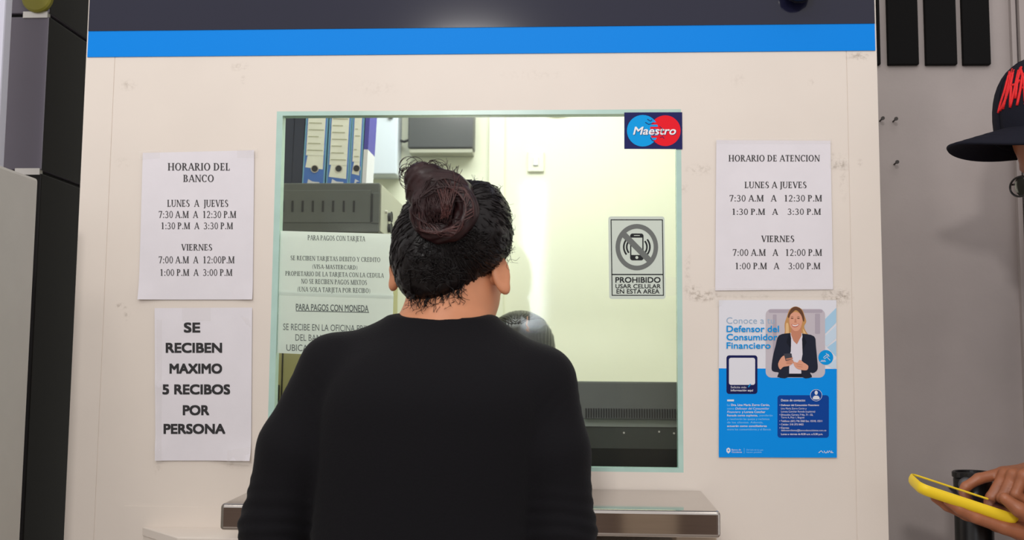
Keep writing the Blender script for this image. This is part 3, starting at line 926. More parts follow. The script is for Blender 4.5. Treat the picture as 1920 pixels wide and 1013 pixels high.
# card sticker on the glass
e = empty('card_sticker', (P(1225, 245).x, -0.001, P(1225, 280).z), 'navy sticker with blue and red discs in the window corner', 'sticker')
s = Sheet(-0.0012)
s.poly('base', [(1170.5, 211), (1279, 210.5), (1279.5, 280), (1170.5, 279.5)], 0)
def mz(x, y): return (1040 + x / 2.532, 190 + y / 2.532)
s.poly('blue', [mz(*q) for q in circ(418, 140, 75)], 1)
s.poly('red', [mz(*q) for q in circ(525, 140, 73)], 2)
for i in range(5):                             # the interlocking bars where the discs cross
    y0 = 90 + i * 21
    rows = []
    for yy in (y0, y0 + 10):
        h1 = math.sqrt(max(0, 75 ** 2 - (yy - 140) ** 2)); h2 = math.sqrt(max(0, 73 ** 2 - (yy - 140) ** 2))
        rows.append((525 - h2, 418 + h1, yy))
    if rows[0][1] > rows[0][0] and rows[1][1] > rows[1][0]:
        s.poly('bars', [mz(rows[0][0], rows[0][2]), mz(rows[0][1], rows[0][2]), mz(rows[1][1], rows[1][2]), mz(rows[1][0], rows[1][2])], 3)
x0, y0 = mz(373, 122); x1, y1 = mz(575, 158)
s.line('shadow', 'Maestro', x0 + 0.8, x1 + 0.8, y0 + 0.8, y1 + 0.8, layer=4, bold=0.022, shear=0.22)
s.line('word', 'Maestro', x0, x1, y0, y1, layer=5, bold=0.022, shear=0.22)
for q in (((440, 85), (455, 95), (462, 88)), ((430, 100), (446, 110), (470, 104)), ((455, 172), (462, 185), (474, 190)), ((500, 172), (512, 168), (520, 178)), ((470, 130), (480, 150), (468, 165)), ((498, 120), (512, 132), (506, 150))):
    s.add('wear', *stroke([mz(*k) for k in q], 1.3), 6)
s.flush(e, {'base': ('backing', 'm_navy'), 'blue': ('blue_disc', 'm_blue'), 'red': ('red_disc', 'm_red'), 'bars': ('crossing_bars', 'm_blue'), 'shadow': ('lettering_shadow', 'm_navy'), 'word': ('lettering', 'm_white'), 'wear': ('wear_mark', 'm_navy')})

# no phones sticker
e = empty('phone_ban_sticker', (P(1195, 480).x, 0.0, P(1195, 560).z), 'grey and white no phones notice stuck on the glass', 'sticker')
s = Sheet(0.0030)
s.poly('plate', [(q[0] + (q[1] - 407) * 0.012, q[1]) for q in rrect(1140.5, 406, 1246, 561, 5)], 0)
def frame_shape(x0, y0, x1, y1, w):
    v = [mz(*q) for q in ((x0, y0), (x1, y0), (x1, y1), (x0, y1), (x0 + w, y0 + w), (x1 - w, y0 + w), (x1 - w, y1 - w), (x0 + w, y1 - w))]
    return v, [(0, 1, 5, 4), (1, 2, 6, 5), (2, 3, 7, 6), (3, 0, 4, 7)]
def lean(v): return [(a + (b_ - 480) * 0.014, b_) for a, b_ in v]
v, f = frame_shape(268, 561, 516, 924, 4.5)
s.add('frame', lean(v), f, 1)
s.add('frame', *(lambda q: (lean(q[0]), q[1]))(stroke([mz(268, 823), mz(516, 823)], 2.2)), 1)
s.poly('phone', [mz(*q) for q in rrect(358, 628, 422, 756, 12)], 1)
s.poly('phone_face', [mz(*q) for q in ((364, 648), (416, 648), (416, 730), (364, 730))], 2)
s.poly('phone_face', [mz(*q) for q in circ(390, 742, 7)], 2)
s.poly('phone_face', [mz(*q) for q in ((376, 636), (404, 636), (404, 639), (376, 639))], 2)
for r_ in (38, 52, 66):
    if r_ == 38: continue
    for a0, a1 in ((-38, 38), (142, 218)):
        v, f = ring(390, 692, r_, r_ * 0.95, 8, 8, a0, a1, 10)
        s.add('phone', [mz(*q) for q in v], f, 1)
v, f = ring(390, 693, 101, 110, 21, 22, n=48)
s.add('ban', [mz(*q) for q in v], f, 3)
s.add('ban', *stroke([mz(318, 622), mz(462, 768)], 11), 3.4)
for tx, yt, yb, xx0, xx1, bo in (('PROHIBIDO', 836, 861, 289, 502, 0.03), ('USAR CELULAR', 869, 888, 289, 503, 0.022), ('EN ESTA AREA', 893, 913, 294, 497, 0.022)):
    (x0, y0), (x1, y1) = mz(xx0, yt), mz(xx1, yb)
    s.line('word', tx, x0, x1, y0, y1, bold=bo)
s.flush(e, {'plate': ('plate', 's_plate'), 'frame': ('border', 's_black'), 'phone': ('phone_symbol', 's_black'), 'phone_face': ('phone_face', 's_plate'), 'ban': ('ban_ring', 's_grey'), 'word': ('lettering', 's_black')})
# leftover tape on the glass by it
mesh_obj('tape_remnant', [P(1241, 520, 0.003), P(1271, 520, 0.003), P(1271, 554, 0.003), P(1246, 556, 0.003)], [(0, 1, 2, 3)], 'tape')
tag(bpy.data.objects['tape_remnant'], 'clear tape remnant beside the no phones notice', 'tape')

# the blue poster
w4 = lambda x, z: 0.0003
e = paper('information_poster', [(1348, 563), (1568, 563), (1569, 859), (1347.5, 858)], 'blue and white poster with a smiling woman in a suit', 'poster', 'p_white', w4)
s = Sheet(-0.0022, w4)
def hz(x, y): return (1340 + x / 6.333, 560 + y / 6.333)
def oz(x, y): return (1320 + x / 2.979, 540 + y / 2.979)
s.poly('blue', [(1347.8, 691), (1568.8, 692), (1569, 858.6), (1347.6, 857.8)], 1)
for pts in ([(1443, 110), (1443, 285), (1300, 430), (1240, 432), (1172, 385)], ):
    s.poly('tri', [hz(*q) for q in pts], 1)
s.poly('tri', [hz(*q) for q in ((1443, 500), (1443, 690), (1335, 580))], 1)
s.poly('tri2', [hz(*q) for q in ((1443, 318), (1443, 470), (1330, 570), (1250, 500))], 1)
s.poly('tri2', [hz(*q) for q in ((1443, 720), (1443, 830), (1400, 830), (1330, 790))], 1)
s.poly('photo', [hz(*q) for q in rrect(605, 125, 1310, 940, 70)], 2)
s.poly('photo2', [hz(*q) for q in rrect(690, 190, 735, 860, 10)], 3)
s.poly('photo2', [hz(*q) for q in rrect(1190, 180, 1250, 420, 10)], 3)
s.poly('photo2', [hz(*q) for q in rrect(640, 130, 1280, 170, 15)], 3)
s.poly('hair', [hz(*q) for q in smooth_poly([(960, 95), (890, 130), (855, 220), (830, 300), (832, 390), (818, 460), (860, 505), (905, 480), (960, 440), (1030, 440), (1075, 500), (1125, 512), (1132, 460), (1082, 390), (1062, 330), (1086, 275), (1068, 210), (1035, 130)])], 4)
s.poly('hair_dark', [hz(*q) for q in smooth_poly([(960, 98), (905, 125), (868, 200), (880, 230), (930, 160), (970, 140), (1020, 190), (1050, 270), (1064, 260), (1058, 200), (1025, 128)])], 5)
s.poly('hair_light', [hz(*q) for q in smooth_poly([(846, 300), (842, 400), (840, 470), (872, 490), (880, 400), (872, 300)])], 5)
s.poly('hair_light', [hz(*q) for q in smooth_poly([(1046, 360), (1060, 440), (1105, 500), (1118, 470), (1074, 400)])], 5)
s.poly('trousers', [hz(*q) for q in ((742, 934), (760, 880), (1130, 880), (1155, 936))], 4)
s.poly('blouse', [hz(*q) for q in ((900, 405), (1042, 412), (1050, 620), (1030, 892), (880, 892), (890, 560))], 5)
s.poly('neck', [hz(*q) for q in ((908, 340), (1028, 340), (1030, 440), (975, 545), (935, 505), (905, 430))], 6)
s.poly('jacket', [hz(*q) for q in smooth_poly([(880, 412), (760, 440), (722, 560), (690, 690), (674, 830), (700, 868), (760, 880), (748, 932), (870, 934), (885, 760), (905, 560), (900, 430)], 3)], 7)
s.poly('jacket', [hz(*q) for q in smooth_poly([(1048, 418), (1180, 450), (1200, 560), (1215, 720), (1220, 840), (1170, 885), (1130, 880), (1152, 934), (1040, 934), (1028, 760), (1050, 600), (1040, 440)], 3)], 7)
s.poly('lapel', [hz(*q) for q in ((880, 415), (850, 520), (890, 580), (902, 640), (906, 470))], 8)
s.poly('lapel', [hz(*q) for q in ((1048, 420), (1090, 520), (1055, 590), (1042, 660), (1036, 480))], 8)
s.poly('face', [hz(*q) for q in smooth_poly([(955, 160), (900, 190), (884, 260), (896, 330), (935, 378), (965, 388), (1000, 374), (1030, 320), (1040, 250), (1015, 185)])], 8)
for cx in (918, 992):
    s.poly('brow', [hz(*q) for q in circ(cx, 236, 17, 6, 14)], 9)
    s.poly('brow', [hz(*q) for q in ((cx - 22, 222), (cx, 212), (cx + 22, 220), (cx, 218))], 9)
s.poly('shade', [hz(*q) for q in ((950, 240), (962, 240), (972, 286), (944, 288))], 9)
s.poly('lip', [hz(*q) for q in smooth_poly([(910, 306), (955, 314), (1002, 300), (985, 330), (952, 342), (924, 332)])], 9)
s.poly('teeth', [hz(*q) for q in smooth_poly([(918, 311), (955, 318), (994, 306), (980, 322), (952, 330), (928, 324)])], 10)
s.poly('hand', [hz(*q) for q in smooth_poly([(752, 775), (800, 690), (860, 680), (925, 730), (930, 765), (880, 800), (815, 812), (775, 842)])], 9)
s.poly('hand', [hz(*q) for q in smooth_poly([(930, 752), (980, 760), (1010, 728), (1055, 760), (1108, 800), (1092, 850), (1010, 845), (955, 815)])], 9)
s.poly('phone', [hz(*q) for q in ((818, 655), (910, 652), (922, 720), (842, 742))], 10)
for q in ((845, 722, 925, 708), (850, 745, 930, 738), (850, 768, 915, 768)):
    s.add('hand2', *stroke([hz(q[0], q[1]), hz(q[2], q[3])], 2.6), 11)
for q in ((965, 775, 1040, 790), (972, 800, 1040, 815)):
    s.add('hand2', *stroke([hz(q[0], q[1]), hz(q[2], q[3])], 0.8), 11)
s.poly('icon', [hz(*q) for q in circ(1318, 700, 88)], 4)
for q in (((1290, 700), (1340, 660)), ((1305, 715), (1355, 675)), ((1290, 700), (1305, 715)), ((1340, 660), (1355, 675)), ((1325, 690), (1370, 735)), ((1255, 748), (1320, 748)), ((1262, 735), (1312, 735)), ((1320, 650), (1362, 690))):
    s.add('icon_line', *stroke([hz(*k) for k in q], 0.9), 5)
s.poly('plate', [oz(*q) for q in rrect(125, 377, 298, 593, 16)], 2)
s.poly('plate_white', [oz(*q) for q in rrect(139, 391, 285, 542, 12)], 3)
def ol(key, tx, zx0, zx1, zyt, zyb, **kw):
    (x0, y0), (x1, y1) = oz(zx0, zyt), oz(zx1, zyb)
    s.line(key, tx, x0, x1, y0, y1, **kw)
ol('t_pale', 'Conoce a tu', 125, 393, 165, 200, layer=4, bold=-0.006)
for tx, x1, yt, yb in (('Defensor del', 417, 212, 246), ('Consumidor', 408, 258, 292), ('Financiero', 370, 305, 339)):
    ol('t_blue', tx, 126, x1, yt, yb, layer=12, bold=0.02)
ol('t_white', 'Solicita más', 149, 236, 549, 561, layer=4)
ol('t_white', 'información aquí', 149, 274, 567, 578, layer=4, bold=0.02)
s.add('t_cyan', *stroke([oz(247, 555), oz(260, 537)], 2), 4)
s.poly('t_white', [oz(*q) for q in ((129, 624), (167, 624), (167, 634), (129, 634))], 4)
ol('t_white', 'Dra. Lina María Zorro Cerón,', 151, 366, 648, 660, layer=4, bold=0.02)
ol('t_soft', 'La', 129, 143, 648, 660, layer=4)
ol('t_soft', 'como', 129, 168, 668, 680, layer=4)
ol('t_white', 'Defensor del Consumidor', 175, 364, 668, 680, layer=4, shear=0.2)
ol('t_white', 'Financiero', 129, 203, 687, 699, layer=4, shear=0.2)
ol('t_white', 'y Lorena Conchar', 212, 342, 687, 699, layer=4, bold=0.02)
ol('t_white', 'Renada como suplente,', 129, 300, 707, 718, layer=4, bold=0.02)
ol('t_soft', 'atenderán', 308, 382, 707, 718, layer=4)
ol('t_soft', 'y resolverán las quejas y reclamos', 129, 365, 727, 738, layer=4)
ol('t_soft', 'de los clientes. Además,', 129, 330, 746, 757, layer=4)
ol('t_white', 'actuarán como conciliadores', 129, 350, 766, 777, layer=4, bold=0.02)
ol('t_soft', 'entre los consumidores y el Banco.', 129, 375, 785, 796, layer=4)
s.poly('box', [oz(*q) for q in rrect(410, 600, 697, 838, 16)], 2)
s.poly('badge', [oz(*q) for q in circ(626, 600, 33)], 3)
v, f = ring(*oz(626, 600), 11.2, 11.2, 0.7, 0.7)
s.add('t_white', v, f, 4)
s.poly('t_white', [oz(*q) for q in circ(626, 586, 9, 12, 16)], 4)
s.poly('t_white', [oz(*q) for q in smooth_poly([(608, 622), (612, 606), (626, 602), (640, 606), (644, 622)], 3)], 4)
ol('t_white', 'Datos de contacto:', 430, 565, 622, 634, layer=4, bold=0.02)
for tx, x0, x1, yt, bo in (('• Defensor del Consumidor Financiero:', 421, 642, 650, 0.02), ('Lina María Zorro Cerón y', 430, 572, 669, 0), ('Lorena Conchar Renada (suplente)', 430, 620, 686, 0), ('• Dirección: Carrera 7 No. 71 - 52,', 421, 608, 704, 0.01), ('Torre A, Piso 1, Bogotá', 430, 560, 719, 0),
                           ('• Teléfono: (601) 746 2060 Ext. 15318, 15311', 421, 660, 739, 0.01), ('• Celular: 318 373 0455', 421, 555, 758, 0.01), ('• Correo:', 421, 475, 777, 0.02), ('defensorcliente@bancodeoccidente.com.co', 430, 682, 791, 0), ('Lunes a viernes de 8:30 a.m. a 5:30 p.m.', 430, 663, 812, 0.02)):
    ol('t_white', tx, x0, x1, yt, yt + 10, layer=4, bold=bo)
s.poly('t_white', [oz(*q) for q in ((136, 892), (147, 900), (147, 915), (136, 926), (125, 915), (125, 900))], 4)
s.poly('blue_mark', [oz(*q) for q in circ(136, 907, 4.5, 4.5, 12)], 5)
ol('t_white', 'Banco de', 154, 206, 900, 909, layer=4)
ol('t_white', 'Occidente', 154, 212, 913, 922, layer=4)
s.add('t_soft', *stroke([oz(224, 895), oz(224, 925)], 0.5), 4)
ol('t_soft', 'Del lado de los que', 237, 330, 901, 909, layer=4)
ol('t_soft', 'hacen posible', 237, 322, 914, 922, layer=4)
for pts in (((640, 922), (654, 910), (666, 922)), ((670, 910), (676, 922), (684, 922), (690, 910)), ((692, 922), (700, 910), (710, 922)), ((712, 910), (714, 921), (722, 921))):
    s.add('t_white', *stroke([oz(*q) for q in pts], 1.3), 4)
s.flush(e, {'blue': ('blue_field', 'p_blue'), 'tri': ('pale_chevron', 'p_lt'), 'tri2': ('pale_chevron', 'p_lt2'), 'photo': ('photo_print', 'p_photo'), 'photo2': ('photo_backdrop', 'p_photo2', 'photo'), 'hair': ('printed_hair', 'p_blond', 'photo'), 'hair_dark': ('printed_hair', 'p_brown', 'photo'),
            'hair_light': ('printed_hair', 'p_blond2', 'photo'), 'trousers': ('printed_trousers', 'p_suit2', 'photo'), 'blouse': ('printed_blouse', 'p_shirt', 'photo'), 'neck': ('printed_neck', 'p_face2', 'photo'), 'jacket': ('printed_jacket', 'p_suit', 'photo'), 'lapel': ('printed_lapel', 'p_suit2', 'photo'),
            'face': ('printed_face', 'p_face', 'photo'), 'brow': ('printed_eye', 'p_brown', 'photo'), 'shade': ('printed_nose', 'p_face2', 'photo'), 'lip': ('printed_mouth', 'p_lip', 'photo'), 'teeth': ('printed_smile', 'p_teeth', 'photo'), 'hand': ('printed_hand', 'p_face', 'photo'), 'hand2': ('printed_finger', 'p_face2', 'photo'),
            'phone': ('printed_phone', 'p_phone', 'photo'), 'icon': ('round_icon', 'p_cyan'), 'icon_line': ('icon_drawing', 'p_white', 'icon'), 'plate': ('code_plate', 'p_navy'), 'plate_white': ('code_field', 'p_white', 'plate'), 't_pale': ('thin_heading', 'p_pale'), 't_blue': ('bold_heading', 'p_cyan'),
            't_white': ('lettering', 'p_white'), 't_soft': ('lettering', 'p_text2'), 't_cyan': ('lightning_mark', 'p_cyan'), 'box': ('contact_box', 'p_box'), 'badge': ('badge', 'p_box'), 'blue_mark': ('emblem_core', 'p_blue')})
tape_strip(e, s, [(1340, 558), (1362, 556), (1352, 574), (1342, 576)], 14)


# ------------------------------------------------------------------ people: smooth solid figures
class Vol:
    def __init__(self, lo, hi, res):
        self.lo, self.res = np.array(lo, np.float32), res
        self.n = np.ceil((np.array(hi) - np.array(lo)) / res).astype(int) + 1
        self.F = np.full(self.n, 1.0, np.float32)

    def _sub(self, lo, hi):
        i0 = np.maximum(np.floor((np.array(lo) - self.lo) / self.res).astype(int), 0)
        i1 = np.minimum(np.ceil((np.array(hi) - self.lo) / self.res).astype(int) + 1, self.n)
        if (i1 <= i0).any(): return None
        ax = [self.lo[k] + self.res * np.arange(i0[k], i1[k], dtype=np.float32) for k in range(3)]
        X, Y, Z = np.meshgrid(*ax, indexing='ij', sparse=True)
        return tuple(slice(i0[k], i1[k]) for k in range(3)), X, Y, Z

    def _put(self, sl, d, k):
        A = self.F[sl]
        if k <= 0:
            self.F[sl] = np.minimum(A, d)
        else:
            h = np.maximum(k - np.abs(A - d), 0) / k
            self.F[sl] = np.minimum(A, d) - h * h * k * 0.25

    def cap(self, a, b, ra, rb=None, k=0.012):
        rb = ra if rb is None else rb
        a, b = np.array(a, np.float32), np.array(b, np.float32)
        m = max(ra, rb) + k + 2 * self.res
        r = self._sub(np.minimum(a, b) - m, np.maximum(a, b) + m)
        if r is None: return self
        sl, X, Y, Z = r
        ab = b - a
        L = float(ab @ ab) + 1e-12
        t = np.clip(((X - a[0]) * ab[0] + (Y - a[1]) * ab[1] + (Z - a[2]) * ab[2]) / L, 0, 1)
        d = np.sqrt((X - a[0] - t * ab[0]) ** 2 + (Y - a[1] - t * ab[1]) ** 2 + (Z - a[2] - t * ab[2]) ** 2) - (ra + (rb - ra) * t)
        self._put(sl, d, k)
        return self

    def chain(self, pts, k=0.012):
        for (a, ra), (b_, rb) in zip(pts, pts[1:]):
            self.cap(a, b_, ra, rb, k)
        return self

    def ell(self, c, r, rot=None, k=0.012, cut=False):
        m = max(r) + k + 2 * self.res
        q = self._sub(np.array(c) - m, np.array(c) + m)
        if q is None: return self
        sl, X, Y, Z = q
        x, y, z = X - c[0], Y - c[1], Z - c[2]
        if rot is not None:
            I = np.array(rot.to_3x3().transposed(), np.float32)
            x, y, z = (I[i, 0] * x + I[i, 1] * y + I[i, 2] * z for i in range(3))
        k0 = np.sqrt((x / r[0]) ** 2 + (y / r[1]) ** 2 + (z / r[2]) ** 2)
        k1 = np.sqrt((x / r[0] ** 2) ** 2 + (y / r[1] ** 2) ** 2 + (z / r[2] ** 2) ** 2) + 1e-9
        d = k0 * (k0 - 1) / k1
        if cut:
            A = self.F[sl]
            h = np.maximum(k - np.abs(A + d), 0) / max(k, 1e-6)
            self.F[sl] = np.maximum(A, -d) + h * h * k * 0.25
        else:
            self._put(sl, d, k)
        return self

    def loft(self, rows, k=0.02, e=2.3):
        """rows of (z, cx, cy, rx, ry), rising"""
        rows = np.array(rows, np.float32)
        m = rows[:, 3:].max() + k + 2 * self.res
        lo = np.array([rows[:, 1].min() - m, rows[:, 2].min() - m, rows[0, 0] - k - 0.02])
        hi = np.array([rows[:, 1].max() + m, rows[:, 2].max() + m, rows[-1, 0] + k + 0.02])
        q = self._sub(lo, hi)
        sl, X, Y, Z = q
        z = Z.ravel()
        def itp(j):                            # smooth interpolation along z
            zz = np.clip(z, rows[0, 0], rows[-1, 0])
            base = np.interp(zz, rows[:, 0], rows[:, j])
            for _ in range(2):
                base = np.convolve(np.pad(base, 4, mode='edge'), np.ones(9) / 9, mode='valid')
            return base.astype(np.float32)[None, None, :]
        cx, cy, rx, ry = (itp(j) for j in (1, 2, 3, 4))
        g = ((np.abs(X - cx) / rx) ** e + (np.abs(Y - cy) / ry) ** e) ** (1 / e)
        d = (g - 1) * np.minimum(rx, ry)
        zc = np.maximum(rows[0, 0] - Z, Z - rows[-1, 0])
        d = np.maximum(d, zc + 0 * d)
        self._put(sl, d, k)
        return self

    def mesh(self):
        F = self.F
        n = F.shape
        ins = F < 0
        c = np.zeros((n[0] - 1, n[1] - 1, n[2] - 1), np.uint8)
        offs = [(i, j, k) for i in (0, 1) for j in (0, 1) for k in (0, 1)]
        for o in offs:
            c += ins[o[0]:n[0] - 1 + o[0], o[1]:n[1] - 1 + o[1], o[2]:n[2] - 1 + o[2]]
        act = np.argwhere((c > 0) & (c < 8))
        idx = np.full(c.shape, -1, np.int64)
        idx[tuple(act.T)] = np.arange(len(act))
        acc = np.zeros((len(act), 3)); cnt = np.zeros(len(act))
        for o in offs:
            for ax in range(3):
                if o[ax]: continue
                o2 = list(o); o2[ax] = 1
                fa = F[act[:, 0] + o[0], act[:, 1] + o[1], act[:, 2] + o[2]].astype(np.float64)
                fb = F[act[:, 0] + o2[0], act[:, 1] + o2[1], act[:, 2] + o2[2]].astype(np.float64)
                cr = (fa < 0) != (fb < 0)
                t = np.where(cr, fa / np.where(cr, fa - fb, 1), 0)
                p = np.array(o, float)[None, :].repeat(len(act), 0)
                p[:, ax] += t
                acc += p * cr[:, None]; cnt += cr
        V = (act + acc / cnt[:, None]) * self.res + self.lo
        faces = []
        for ax in range(3):
            u, w = (ax + 1) % 3, (ax + 2) % 3
            sa = [slice(None)] * 3; sb = [slice(None)] * 3
            sa[ax] = slice(0, n[ax] - 1); sb[ax] = slice(1, n[ax])
            A, B_ = ins[tuple(sa)], ins[tuple(sb)]
            e = np.argwhere(A != B_)
            e = e[(e[:, u] > 0) & (e[:, w] > 0) & (e[:, u] < n[u] - 1) & (e[:, w] < n[w] - 1)]
            def cell(du, dw):
                q = e.copy(); q[:, u] -= du; q[:, w] -= dw
                return idx[tuple(q.T)]
            quad = np.stack([cell(1, 1), cell(0, 1), cell(0, 0), cell(1, 0)], 1)
            fl = A[tuple(e.T)]
            quad[~fl] = quad[~fl][:, ::-1]
            faces.append(quad)
        Q = np.concatenate(faces)
        Q = Q[(Q >= 0).all(1)]
        return V, Q


def vol_obj(name, vols, material, parent=None, warp=None, relax=1):
    VV, QQ, n = [], [], 0
    for vo in vols:
        V, Q = vo.mesh()
        VV.append(V); QQ.append(Q + n); n += len(V)
    V, Q = np.concatenate(VV), np.concatenate(QQ)
    for _ in range(relax):                     # take the grid's stair out of the surface
        acc = np.zeros_like(V); cnt = np.zeros(len(V))
        for i in range(4):
            a, c = Q[:, i], Q[:, (i + 1) % 4]
            np.add.at(acc, a, V[c]); np.add.at(cnt, a, 1)
            np.add.at(acc, c, V[a]); np.add.at(cnt, c, 1)
        V = V * 0.5 + 0.5 * acc / np.maximum(cnt, 1)[:, None]
    me = bpy.data.meshes.new(name)
    me.vertices.add(len(V)); me.vertices.foreach_set('co', V.astype(np.float32).ravel())
    me.loops.add(Q.size); me.loops.foreach_set('vertex_index', Q.astype(np.int32).ravel())
    me.polygons.add(len(Q)); me.polygons.foreach_set('loop_start', np.arange(0, Q.size, 4, dtype=np.int32))
    me.polygons.foreach_set('loop_total', np.full(len(Q), 4, np.int32))
    me.update(calc_edges=True)
    me.validate()
    if warp:
        nr = np.zeros(len(me.vertices) * 3, np.float32)
        me.vertices.foreach_get('normal', nr)
        nr = nr.reshape(-1, 3)
        co = np.zeros(len(me.vertices) * 3, np.float32)
        me.vertices.foreach_get('co', co)
        co = co.reshape(-1, 3)
        d = np.array([warp(Vector(c)) for c in co], np.float32)
        me.vertices.foreach_set('co', (co + nr * d[:, None]).ravel())
    me.polygons.foreach_set('use_smooth', [True] * len(me.polygons))
    me.materials.append(M[material])
    me.update()
    o = bpy.data.objects.new(name, me)
    COL.objects.link(o)
    if parent: o.parent = parent
    return o


def hand(vol, Mx, curls, thumb, side=1, sc=1.0, spread=0.0, k=0.004):
    """x runs to the fingertips, y to the thumb side (times side), z out of the back of the hand"""
    def W(x, y, z): return tuple(Mx @ Vector((x * sc, y * side * sc, z * sc)))
    vol.chain([(W(-0.05, 0, 0), 0.026 * sc), (W(0.0, 0, 0), 0.024 * sc)], 0.01)
    for y, kx in ((0.026, 0.092), (0.007, 0.096), (-0.013, 0.09), (-0.031, 0.08)):
        vol.chain([(W(0.0, y * 0.55, 0.0), 0.017 * sc), (W(kx * 0.55, y * 0.85, 0.001), 0.0155 * sc), (W(kx, y, 0.003), 0.0115 * sc)], 0.008)
    L = ((0.043, 0.026, 0.021), (0.047, 0.030, 0.022), (0.044, 0.028, 0.022), (0.035, 0.021, 0.020))
    for (y, kx), l, cu, f in zip(((0.026, 0.092), (0.007, 0.096), (-0.013, 0.09), (-0.031, 0.08)), L, curls, range(4)):
        x, z, a = kx, 0.003, 0.0
        ya = spread * (1.5 - f) * 0.12
        pts = [(W(x, y, z), 0.0105 * sc)]
        yy = y
        for j in range(3):
            a += cu[j]
            x += l[j] * math.cos(R(a)); z -= l[j] * math.sin(R(a)); yy += l[j] * ya
            pts.append((W(x, yy, z), (0.0095, 0.0085, 0.0070)[j] * sc * (0.88 if f == 3 else 1)))
        vol.chain(pts, k)
    vol.chain([(W(*p), r * sc) for p, r in zip(thumb, (0.016, 0.0125, 0.0105, 0.0085))], 0.006)
    return vol


def legs_feet(prefix, parent, hip, floor_pts, fwd, trousers, waist_rows, res=0.009):
    """trousers and shoes of a standing person"""
    xs = [hip[0]] + [p[0] for p in floor_pts]; ys = [hip[1]] + [p[1] for p in floor_pts]
    lo = (min(xs) - 0.3, min(ys) - 0.3, 0.02); hi = (max(xs) + 0.3, max(ys) + 0.3, hip[2] + 0.25)
    v = Vol(lo, hi, res)
    v.loft(waist_rows, 0.02)
    for (fx, fy), sgn in zip(floor_pts, (-1, 1)):
        kx, ky = (hip[0] + fx * 2) / 3, (hip[1] + fy * 2) / 3
        v.chain([((kx * 0.4 + hip[0] * 0.6 + (fx - hip[0]) * 0.45, ky * 0.4 + hip[1] * 0.6 + (fy - hip[1]) * 0.45, hip[2] - 0.06), 0.088), (((hip[0] + (fx - hip[0]) * 0.9) + fwd[0] * 0.02, (hip[1] + (fy - hip[1]) * 0.9) + fwd[1] * 0.02, hip[2] * 0.53), 0.064), ((fx, fy, 0.07), 0.05)], 0.03)
    vol_obj('trousers', [v], trousers, parent)
    for fx, fy in floor_pts:
        v = Vol((fx - 0.3, fy - 0.3, 0.0), (fx + 0.3, fy + 0.3, 0.16), 0.006)
        v.chain([((fx - fwd[0] * 0.05, fy - fwd[1] * 0.05, 0.04), 0.036), ((fx + fwd[0] * 0.08, fy + fwd[1] * 0.08, 0.036), 0.035), ((fx + fwd[0] * 0.15, fy + fwd[1] * 0.15, 0.03), 0.027)], 0.02)
        v.cap((fx, fy, 0.04), (fx, fy, 0.1), 0.036, 0.038, 0.02)
        vol_obj('shoe', [v], 'shoe', parent)


# ------------------------------------------------------------------ the woman at the window
WD = -0.40                                     # she stands with her middle at this depth
def wp(px, py, y=WD): return P(px, py, y)
A = {}
sh_l, sh_r = Vector((-0.163, WD, 1.219)), Vector((0.142, WD, 1.203))
el_l, el_r = Vector((-0.248, WD - 0.01, 0.985)), Vector((0.176, WD - 0.01, 0.985))
mid_l, mid_r = Vector((-0.213, WD - 0.01, 1.10)), Vector((0.160, WD - 0.01, 1.10))
wr_l, wr_r = Vector((-0.13, -0.165, 1.078)), Vector((0.085, -0.165, 1.078))
torso = [(0.70, -0.03, WD, 0.19, 0.125), (0.80, -0.03, WD + 0.005, 0.192, 0.128), (0.90, -0.028, WD + 0.01, 0.172, 0.118), (1.00, -0.025, WD + 0.005, 0.166, 0.118), (1.10, -0.018, WD - 0.003, 0.172, 0.12), (1.18, -0.013, WD - 0.012, 0.170, 0.115), (1.235, -0.010, WD - 0.01, 0.150, 0.095), (1.268, -0.006, WD - 0.002, 0.105, 0.072), (1.295, -0.002, WD + 0.004, 0.068, 0.06)]
hc = wp(846, 452, WD + 0.03)                   # middle of the skull
hrot = Matrix.Rotation(R(-20), 4, 'Z') @ Matrix.Rotation(R(-12), 4, 'X')   # turned a little to her right, looking down
def hp(x, y, z): return hc + (hrot @ Vector((x, y, z)))
v = Vol((-0.36, WD - 0.3, 0.03), (0.32, 0.05, 1.54), 0.0055)
shrink = [(z, cx, cy, rx - 0.012, ry - 0.012) for z, cx, cy, rx, ry in torso]
v.loft(shrink, 0.02)
nb, nt = wp(832, 640, WD + 0.0), wp(846, 530, WD + 0.02)
v.chain([(nb, 0.058), (wp(836, 590, WD + 0.008), 0.057), (nt, 0.056)], 0.03)
v.ell(hc, (0.074, 0.092, 0.092), hrot, 0.03)
v.ell(hp(0, 0.035, -0.06), (0.060, 0.066, 0.07), hrot, 0.03)            # jaw
v.ell(wp(893, 556, WD + 0.03), (0.033, 0.05, 0.042), None, 0.02)
v.ell(hp(0, 0.083, -0.108), (0.022, 0.018, 0.018), hrot, 0.02)         # chin
v.ell(hp(0, 0.098, -0.035), (0.013, 0.016, 0.024), hrot, 0.012)        # nose
v.ell(hp(0, 0.108, -0.05), (0.015, 0.012, 0.010), hrot, 0.008)
for sx in (-1, 1):
    v.ell(hp(sx * 0.03, 0.094, -0.012), (0.016, 0.012, 0.010), hrot, 0.01, cut=True)
    v.ell(hp(sx * 0.03, 0.084, -0.014), (0.012, 0.011, 0.010), hrot, 0.004)
    v.ell(hp(sx * 0.038, 0.075, -0.045), (0.024, 0.02, 0.02), hrot, 0.02)
v.ell(hp(0, 0.092, -0.078), (0.022, 0.012, 0.009), hrot, 0.01)
for j_, (a_, b_, c_, d_) in (('l', (sh_l, mid_l, el_l, wr_l)), ('r', (sh_r, mid_r, el_r, wr_r))):
    v.chain([(a_, 0.043), (b_, 0.047), (c_, 0.038), (d_, 0.027)], 0.03)
